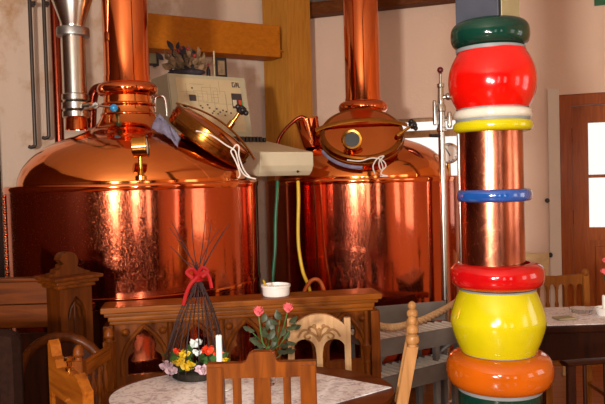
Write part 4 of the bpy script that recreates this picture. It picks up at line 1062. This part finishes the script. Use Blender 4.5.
outer = fo + [(hw - .002, zs_ - .09)] + inner + [(-hw + .002, zs_ - .09)]
plate(bm, outer, [], .03, Matrix.Translation((0, ybc - .018, 0))); part('arched_rail', bm, M['light_wood'], lc, sm=False)
bm = BM(); yq = ybc - .02
for sx in (-1, 1):
    for pts in ([(0, zs_ - .01), (.02, zs_ + .02), (.05, zs_ + .03), (.07, zs_ + .015), (.055, zs_ - .0), (.04, zs_ + .012)], [(0, zs_ + .0), (.012, zs_ + .045), (.035, zs_ + .06), (.05, zs_ + .05), (.04, zs_ + .04)], [(.02, zs_ + .02), (.06, zs_ + .045), (.085, zs_ + .035), (.10, zs_ + .01)]):
        tube(bm, smooth([(sx * x, yq, z) for x, z in pts], 4), .005, 6)
    ball(bm, (sx * .022, yq, zs_ + .062), .010, 1, .6, 1, 8)
ball(bm, (0, yq, zs_ + .03), .014, .8, .6, 1.8, 10); part('vine_carving', bm, M['carving'], lc)
bm = BM(); box(bm, (0, ybc, (.5 + zs_) / 2 - .04), (.03, .022, zs_ - .09 - .5 + .02), 0, .003); part('splat', bm, M['light_wood'], lc)
bm = BM(); box(bm, (0, ybc, .52), (w - .05, .022, .05), 0, .003); part('lower_rail', bm, M['light_wood'], lc)

# tall golden oak chair seen edge-on, right of the table
def finial3(bm, x, y, z):
    lathe(bm, [(.02, z - .004), (.016, z + .006), (.024, z + .014), (.026, z + .026), (.022, z + .038), (.012, z + .044), (.022, z + .052), (.0235, z + .064), (.02, z + .074), (.011, z + .08), (.016, z + .086), (.018, z + .096), (.014, z + .106), (.006, z + .112), (0, z + .113)], 20, c=(x, y, 0))
ra = math.atan2(.47, 2.9); nrm_ = Vector((math.cos(ra), -math.sin(ra), 0))
D = 2.5; top = W(412.5, 346, D); bot = W(402, 404, D)
tl_ = math.atan2((top - bot).dot(nrm_), (top.z - bot.z))
seat_back = Vector((top.x, top.y, 0)) - nrm_ * (math.tan(tl_) * (top.z - .46)) + Vector((math.sin(ra), math.cos(ra), 0)) * .15
cc = seat_back - nrm_ * (.15 + .012)
oc = chair('ball_finial_chair', 'golden oak chair with ball finials, seen edge-on right of the oval table', (cc.x, cc.y), R(-90) - ra, .34, .30, .46, M['post_oak'], top.z, tl_, .042, True, finial3)
for z, hh in ((top.z - .06, .07), (.62, .05)):
    bm = BM(); y = by(.30, .042, tl_, .46, z); box(bm, (0, y, z), (.27, .022, hh), 0, .004); part('back_rail', bm, M['post_oak'], oc)
for k in range(3):
    bm = BM(); x = -.075 + .075 * k; z0_, z1_ = .64, top.z - .09; box(bm, (0, 0, 0), (.03, .014, z1_ - z0_), mat=Matrix.Translation((x, by(.30, .042, tl_, .46, (z0_ + z1_) / 2), (z0_ + z1_) / 2)) @ Matrix.Rotation(-tl_, 4, 'X'), bev=.003); part('slat', bm, M['post_oak'], oc)

# spindle-back chair left of the table
def acorn(bm, x, y, z):
    lathe(bm, [(.019, z - .002), (.014, z + .005), (.013, z + .012), (.02, z + .018), (.022, z + .024), (.019, z + .03), (.02, z + .036), (.016, z + .048), (.007, z + .058), (0, z + .061)], 18, c=(x, y, 0))
n0 = Vector((-.87, 2.58, 0)); f0 = Vector((-.838, 2.88, 0)); dv = (f0 - n0); wS = dv.length; fac = Vector((dv.y, -dv.x, 0)).normalized()  # facing the table (+x)
cen = (n0 + f0) / 2 + fac * .15
sc2 = chair('spindle_back_chair', 'brown spindle-back chair with acorn finials, left of the oval table', (cen.x, cen.y), math.atan2(fac.x, -fac.y), wS + .04, .28, .46, M['carved_brown'], .935, 0, .042, True, acorn)
yS = .14 + .042 * .3
bm = BM(); box(bm, (0, yS, .885), (wS - .03, .03, .045), 0, .008); box(bm, (0, yS, .913), (wS - .03, .02, .014), 0, .004); part('top_rail', bm, M['carved_brown_x'], sc2)
bm = BM(); box(bm, (0, yS, .64), (wS - .03, .03, .04), 0, .008); part('lower_rail', bm, M['carved_brown_x'], sc2)
for k in range(4):
    x = (k - 1.5) * (wS - .04) / 4.2; bm = BM(); lathe(bm, [(.007, .655), (.012, .675), (.014, .70), (.008, .725), (.007, .74), (.014, .765), (.016, .785), (.010, .82), (.007, .84), (.011, .85), (.007, .868)], 12, c=(x, yS, 0)); part('spindle', bm, M['carved_brown'], sc2)

# carved panel-back chair at the left
n0 = Vector((-.853, 2.30, 0)); f0 = Vector((-.655, 2.04, 0)); dv = f0 - n0; wS = dv.length; fac = Vector((-dv.y, dv.x, 0)).normalized()
cen = (n0 + f0) / 2 + fac * .11
zb1 = 1.04
pcx = chair('carved_panel_chair', 'brown carved panel-back chair seen from behind, leftmost at the oval table', (cen.x, cen.y), math.atan2(fac.x, -fac.y), wS, .22, .46, M['carved_brown_x'], zb1 - .12, 0, .036)
yP = .11 + .036 * .3; hw = wS / 2
bm = BM(); sc_h = [(-hw, zb1 - .13), (hw, zb1 - .13), (hw, zb1 + .03), (hw - .012, zb1 + .045), (hw - .03, zb1 + .03), (hw - .045, zb1 - .005), (hw - .075, zb1 - .01), (hw - .09, zb1 - .035), (.0, zb1 - .03), (-hw + .09, zb1 - .035), (-hw + .07, zb1 - .02), (-hw + .045, zb1 - .03), (-hw + .02, zb1 - .05), (-hw, zb1 - .06)]
plate(bm, sc_h, [], .034, Matrix.Translation((0, yP - .017, 0))); part('crest_rail', bm, M['carved_brown_x'], pcx, sm=False)
bm = BM(); box(bm, (0, yP + .002, .76), (wS - .06, .014, .42), 0, .003); bp = part('back_panel', bm, M['walnut'], pcx)
bm = BM(); pts = []
for k in range(20): ball(bm, (0, 0, 0), .014, 1, 1, 1, 8, mat=Matrix.Translation((-.02, yP + .012, .58 + k * .018)) @ Matrix.Rotation(R(20), 4, 'Y') @ Matrix.Diagonal((2.6, .8, .5, 1)))
part('twist_moulding', bm, M['honey'], bp)
bm = BM(); lathe(bm, [(0, 0), (.012, 0), (.012, .012), (.006, .016), (.006, .03), (.016, .036), (.016, .046), (0, .05)], 14, c=(0, yP, zb1 - .032)); part('knob', bm, M['brass'], pcx, label='small brass knob')
bm = BM(); box(bm, (0, yP, .53), (wS - .08, .03, .06), 0, .004); part('lower_rail', bm, M['carved_brown'], pcx)

# dark round-backed chair
D = 3.0; cxr = W(65, 370, D).x; zt_ = cz(333, D, 186); rw = .19
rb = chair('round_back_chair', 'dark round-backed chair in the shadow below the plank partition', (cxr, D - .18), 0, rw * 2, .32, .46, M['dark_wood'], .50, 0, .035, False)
bm = BM(); yR_ = .16 - .01
pts = [(-rw, yR_, .44), (-rw, yR_, .62)] + [(rw * math.cos(R(a)), yR_, zt_ - rw - .01 + (rw) * math.sin(R(a))) for a in range(180, -1, -12)] + [(rw, yR_, .62), (rw, yR_, .44)]
tube(bm, pts, .022, 10); part('hoop_back', bm, M['walnut'], rb)
bm = BM(); po = [(-rw, .46), (rw, .46)] + [(rw * math.cos(R(a)), zt_ - rw - .01 + rw * math.sin(R(a))) for a in range(0, 181, 12)]
plate(bm, po, [], .014, Matrix.Translation((0, yR_ - .007, 0))); part('back_panel', bm, M['dark_wood'], rb, sm=False)

# dark upholstered armchair at the left frame edge
D = 2.5; xr_ = W(24, 350, D).x; ztp = cz(329, D, 187)
ac = thing('armchair', 'dark brown upholstered armchair cut off by the picture edge', 'armchair', (xr_ - .27, D - .18, 0))
bm = BM(); box(bm, (0, .18, (.4 + ztp) / 2), (.52, .12, ztp - .4), 0, .05); part('backrest', bm, M['fabric_dark'], ac)
bm = BM(); box(bm, (-.02, .10, .84), (.44, .09, .30), 0, .04); part('back_cushion', bm, M['fabric_dark'], ac)
bm = BM(); box(bm, (0, -.06, .36), (.54, .46, .16), 0, .04); part('seat', bm, M['fabric_dark'], ac)
for sx in (-1, 1):
    bm = BM(); box(bm, (sx * .27, -.06, .52), (.07, .44, .18), 0, .03); part('armrest', bm, M['fabric_dark'], ac)
    for y in (-.24, .18): bm = BM(); lathe(bm, [(.018, 0), (.025, .29)], 12, c=(sx * .23, y, 0)); part('leg', bm, M['dark_wood'], ac)
bm = BM(); box(bm, (0, 0, 0), (.11, .09, .22), mat=Matrix.Translation((xr_ - .02, D + .06 + .07, .73)) @ Matrix.Rotation(R(35), 4, 'Y'), bev=.03)
bm.free()

# carved chair at the right-hand table
D = 4.62; xb = W(590, 300, D).x; w = .44; zt_ = cz(276, D, 172)
rc = chair('gothic_back_chair', 'honey brown chair with arched slat back behind the right table', (xb - w / 2, D - .19), 0, w, .36, .46, M['honey'], zt_ + .02, R(3), .045, True)
yq = lambda z: by(.36, .045, R(3), .46, z)
bm = BM(); zr0 = zt_ - .075
hol = []
outer = [(-w / 2 + .03, zt_ + .012), (-w / 2 + .03, zr0)]
ns = 6; span = w - .07
for k in range(ns):
    xc = -span / 2 + (k + .5) * span / ns; rr = span / ns / 2 - .012
    outer += [(xc + rr * math.cos(R(a)), zr0 + rr * 1.1 * math.sin(R(a))) for a in (180, 150, 120, 90, 60, 30, 0)]
outer += [(w / 2 - .03, zr0), (w / 2 - .03, zt_ + .012), (0, zt_ + .0)]
plate(bm, outer, [], .024, Matrix.Translation((0, yq(zt_) - .014, 0))); part('arcaded_rail', bm, M['honey'], rc, sm=False)
for k in range(1, ns):
    x = -span / 2 + k * span / ns; bm = BM(); lathe(bm, [(.013, .60), (.011, .64), (.014, .70), (.009, .72), (.010, zr0 - .02), (.014, zr0 - .01), (.011, zr0 + .01)], 12, c=(x, yq(.75), 0)); part('spindle', bm, M['honey'], rc)
bm = BM(); box(bm, (0, yq(.58), .585), (w - .08, .024, .05), 0, .004); part('lower_rail', bm, M['honey'], rc)
for sx in (-1, 1):
    bm = BM(); ball(bm, (sx * (w / 2 - .022), yq(zt_ + .02) - .01, zt_ + .02), .03, .75, 1, .9, 12); part('scroll', bm, M['honey'], rc)

# near dark chair at lower right
D = 2.93; xa = W(567, 380, D).x; w = .44; zt_ = cz(362, D, 172.5)
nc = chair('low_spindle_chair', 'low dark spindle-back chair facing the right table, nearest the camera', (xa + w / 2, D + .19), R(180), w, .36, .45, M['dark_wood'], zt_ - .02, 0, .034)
bm = BM(); yN = .18 + .034 * .3
pts = [(-w / 2 - .012 + (w + .024) * i / 16, yN - .03 * math.sin(PI * i / 16), zt_ - .012) for i in range(17)]
tube(bm, pts, .036, 12, flat=(0, 0, 1)); part('top_rail', bm, M['dark_wood'], nc)
for k in range(4):
    x = -.135 + .09 * k; bm = BM(); tube(bm, [(x, yN - .012, .45), (x, yN - .02, zt_ - .012)], .009, 10); part('spindle', bm, M['dark_wood'], nc)

# cream bentwood chair farther back
D = 5.65; xb = W(549, 265, D).x; w = .44; z1_, z0_ = cz(252, D, 173), cz(271, D, 173)
cb = chair('bentwood_chair', 'cream bentwood chair behind the coloured column near the wall', (xb - w / 2, D - .18), R(0), w, .36, .45, M['cream_wood'], z0_ + .03, R(4), .03)
bm = BM(); rows = []
yC = by(.36, .03, R(4), .45, z0_)
for i in range(21):
    f = i / 20 * 2 - 1; x = f * w / 2; y = yC + .02 - .07 * f * f; flare = .012 * f * f
    rows.append([bm.verts.new((x * (1 - .02), y, z0_ + .03 * abs(f) ** 8)), bm.verts.new((x, y + .01, z1_ - .018 + flare)), bm.verts.new((x, y + .028, z1_ - .018 + flare)), bm.verts.new((x * .98, y + .018, z0_ + .03 * abs(f) ** 8))])
for a, b in zip(rows, rows[1:]):
    for j in range(4): k = (j + 1) % 4; bm.faces.new((a[j], a[k], b[k], b[j]))
bm.faces.new(rows[0]); bm.faces.new(rows[-1][::-1]); part('curved_backrest', bm, M['cream_wood'], cb)

# ================================================================== TABLE DECORATION
dc = Vector((-.485, 2.955, TZ))
td = thing('twig_centrepiece', 'twig dome tied with red ribbon over spring flowers on the oval table', 'table decoration', dc)
rnd = random.Random(21)
rb_ = .105
bm = BM(); lathe(bm, [(0, 0), (rb_ - .01, 0), (rb_, .006), (rb_, .03), (rb_ - .012, .036), (0, .03)], 32); part('moss_base', bm, M['soil'], td)
tie = Vector((.022, 0, W(201, 276, dc.y).z - dc.z))
for k in range(18):
    a = 2 * PI * k / 18 + rnd.uniform(-.08, .08); rr = rb_ * 1.28
    b0 = Vector((rr * math.cos(a), rr * .75 * math.sin(a), .02)); b1 = Vector((rr * .97 * math.cos(a), rr * .75 * math.sin(a), .10))
    b2 = b1.lerp(tie, .5) + Vector((.008 * math.cos(a) + rnd.uniform(-.006, .006), .006 * math.sin(a), .012)); t0 = tie + Vector((rnd.uniform(-.012, .012), rnd.uniform(-.012, .012), 0))
    ta_ = rnd.uniform(-1, 1); tipl = rnd.uniform(.14, .30)
    tip = tie + Vector((-.015 + ta_ * .19, rnd.uniform(-.1, .1), tipl * (1.1 - .35 * abs(ta_)))) if k % 2 == 0 else tie + Vector((ta_ * .05, rnd.uniform(-.02, .02), .06))
    bm = BM(); pts = smooth([b0, b1, b2, t0, t0.lerp(tip, .5) + Vector((rnd.uniform(-.01, .01), 0, .01)), tip], 5); n = len(pts)
    tube(bm, pts, [.0034 - .0022 * (i / n) for i in range(n)], 6); part('twig', bm, M['twig'], td)
bm = BM()
for k in range(5):
    pts = [tie + Vector((.02 * math.cos(a), .02 * math.sin(a), -.012 + .007 * k + .006 * math.sin(a + k))) for a in [2 * PI * i / 14 for i in range(14)]]
    tube(bm, pts, .006, 8, closed=True)
for pts in ([(0, -.022, 0), (.03, -.03, .02), (.05, -.03, .0), (.06, -.03, -.05)], [(0, -.022, 0), (-.03, -.03, -.03), (-.05, -.03, -.07), (-.065, -.03, -.12)], [(0, -.022, .01), (-.02, -.03, .035), (-.045, -.03, .02), (-.02, -.03, -.005)], [(0, -.022, .01), (.02, -.03, .04), (.045, -.03, .025), (.02, -.03, 0)]):
    tube(bm, smooth([tie + Vector(p) for p in pts], 6), .008, 8, flat=(0, -1, 0))
part('ribbon', bm, M['ribbon'], td)
fl = [(-.115, -.06, .06, 'petal_mauve', .035), (-.06, -.10, .085, 'petal_yellow', .032), (-.02, -.10, .065, 'petal_yellow', .034), (-.07, -.06, .12, 'petal_red', .022), (.01, -.05, .15, 'petal_white', .032), (.02, -.09, .12, 'petal_white', .024), (.065, -.08, .125, 'petal_red', .034), (.04, -.11, .05, 'petal_mauve', .036), (.09, -.09, .06, 'petal_mauve', .026), (.105, -.05, .10, 'petal_red', .026), (-.09, -.09, .045, 'petal_mauve', .03), (-.035, -.09, .115, 'petal_yellow', .028), (.13, -.04, .07, 'petal_yellow', .024)]
for x, y, z, m_, r_ in fl:
    bm = BM(); flower(bm, (x, y, z), r_, 10); part('flower', bm, M[m_], td)
bm = BM()
for k in range(60):
    a = rnd.uniform(0, 2 * PI); rr = rnd.uniform(.02, .12)
    leafq(bm, (rr * math.cos(a), rr * .8 * math.sin(a) - .02, rnd.uniform(.03, .09)), (math.cos(a), math.sin(a), rnd.uniform(.1, 1.1)), rnd.uniform(.04, .07), .03)
part('foliage', bm, M['leaf'], td)

# white candle on the table
p = W(219, 345, 2.74); pc2 = Vector((p.x, p.y, TZ))
cn = thing('table_candle', 'tall white candle on a saucer beside the twig centrepiece', 'candle', pc2)
bm = BM(); lathe(bm, [(0, 0), (.03, 0), (.048, .008), (.05, .012), (.03, .01), (.016, .012), (.016, .03), (.0125, .032), (0, .02)], 28); part('saucer', bm, M['white'], cn)
zt_ = W(219, 335, 2.74).z - TZ
bm = BM(); lathe(bm, [(0, .02), (.0125, .02), (.0125, zt_ - .003), (.010, zt_), (0, zt_ - .002)], 24); part('wax', bm, M['wax'], cn)
bm = BM(); tube(bm, [(0, 0, zt_ - .003), (.001, 0, zt_ + .01)], .0014, 5); part('wick', bm, M['black'], cn)

# rose vase
p = at_z(268, 384, TZ)
rv = thing('rose_vase', 'glass vase with two pink roses on the oval table', 'flowers', p)
bm = BM(); lathe(bm, [(0, 0), (.03, 0), (.034, .006), (.036, .03), (.026, .06), (.018, .085), (.017, .14), (.022, .15), (.018, .15), (.014, .14), (.014, .09), (.02, .06), (.028, .03), (.024, .012), (0, .01)], 28); part('vase', bm, M['glass'], rv)
loc = lambda px, py, d=0.0: W(px, py, p.y + d) - p
rnd = random.Random(8)
for (px, py) in [(258.5, 313), (288, 309.5)]:
    e = loc(px, py, -.02 if px < 270 else .02)
    bm = BM(); m0 = Vector((0, 0, .03)); tube(bm, smooth([m0, Vector((0, 0, .14)), Vector((e.x * .6, e.y, e.z * .62)), e], 5), .003, 6); st_ = part('rose_stem', bm, M['leaf'], rv)
    bm = BM()
    for k in range(14):
        a = k * 2.4; t_ = k / 14; d = Vector((math.cos(a) * (.15 + .5 * t_), math.sin(a) * (.15 + .5 * t_), 1))
        leafq(bm, e + Vector((math.cos(a) * .007 * t_, math.sin(a) * .007 * t_, -.012)), d, .042 - .006 * t_, .034 + .008 * t_, (math.cos(a), math.sin(a), 0))
    ball(bm, e + Vector((0, 0, .003)), .013, 1, 1, 1.3, 10); part('rose', bm, M['petal_pink'], rv)
bm = BM()
for (px, py, dx, dz_) in [(253, 330, -1, .4), (256, 338, -1, 0), (262, 322, .4, 1), (265, 345, -1, .1), (270, 340, .3, 1), (274, 332, -.2, 1), (279, 325, -1, .9), (282, 318, -.6, 1), (286, 330, 1, .3), (292, 327, 1, .1), (290, 322, .8, .5), (280, 345, 1, .1), (277, 352, .9, -.1), (284, 352, 1, .2), (263, 352, -.8, .2), (268, 330, .1, 1), (259, 343, -.9, .5), (273, 350, .2, .9), (267, 338, -.4, .8), (282, 338, .5, .7), (276, 342, -.3, .8), (287, 341, .9, -.2)]:
    for _ in range(2):
        leafq(bm, loc(px, py, rnd.uniform(-.05, .05)) + Vector((rnd.uniform(-.008, .008), 0, rnd.uniform(-.008, .008))), (dx, rnd.uniform(-.5, .5), dz_), rnd.uniform(.032, .05), rnd.uniform(.02, .03), (0, 1, .4))
part('leaves', bm, M['leaf_dark'], rv)
bm = BM()
for (a, b) in [((253, 333), (265, 345)), ((262, 350), (270, 335)), ((292, 327), (280, 345)), ((280, 320), (276, 345)), ((284, 352), (272, 362))]:
    tube(bm, [loc(*a), loc(*b), Vector((0, 0, .13))], .002, 5)
part('twigs', bm, M['leaf'], rv)

# ================================================================== LIGHT
wd = bpy.data.worlds.new('sky'); scene.world = wd; wd.use_nodes = True
bg = wd.node_tree.nodes['Background']; bg.inputs['Color'].default_value = (1.0, .97, .92, 1); bg.inputs['Strength'].default_value = 1.2
def area(name, loc, target, sx, sy, power, col=(1, .93, .84), portal=False):
    l = bpy.data.lights.new(name, 'AREA'); l.shape = 'RECTANGLE'; l.size = sx; l.size_y = sy; l.energy = power; l.color = col
    o = bpy.data.objects.new(name, l); COL.objects.link(o); o.location = loc
    o.rotation_euler = (Vector(target) - Vector(loc)).to_track_quat('-Z', 'Y').to_euler()
    return o
# daylight arriving through the windows behind and beside the camera
for i, (a, b) in enumerate(BWIN):
    x = xr - (a + b) / 2
    area('daylight_back', (x, yb - .05, 1.65), (x, 3, 1.5), b - a, 1.6, 12)
for s0_, s1_ in ((3.4, 4.6), (5.6, 6.8)):
    y = yR(xr) - (s0_ + s1_) / 2; area('daylight_east', (xr + .05, y, 1.65), (0, y, 1.5), s1_ - s0_, 1.5, 14)
# the photographer's flash just beside the camera, and a lamp further back on the left
area('camera_flash', (.03, -.05, 1.70), (.1, 5, 1.6), .10, .06, 48, (1, .95, .88))
area('room_lamp', (-1.5, -2.4, 1.75), (1.6, 4.5, 3.0), .35, .35, 300, (1, .92, .82))

scene.view_settings.view_transform = 'Standard'; scene.view_settings.look = 'None'
scene.view_settings.exposure = 0.0; scene.view_settings.gamma = 1.0; scene.view_settings.use_curve_mapping = False
scene.cycles.use_denoising = True
scene.cycles.max_bounces = 10; scene.cycles.glossy_bounces = 6; scene.cycles.transmission_bounces = 8; scene.cycles.transparent_max_bounces = 8
scene.cycles.sample_clamp_indirect = 8.0
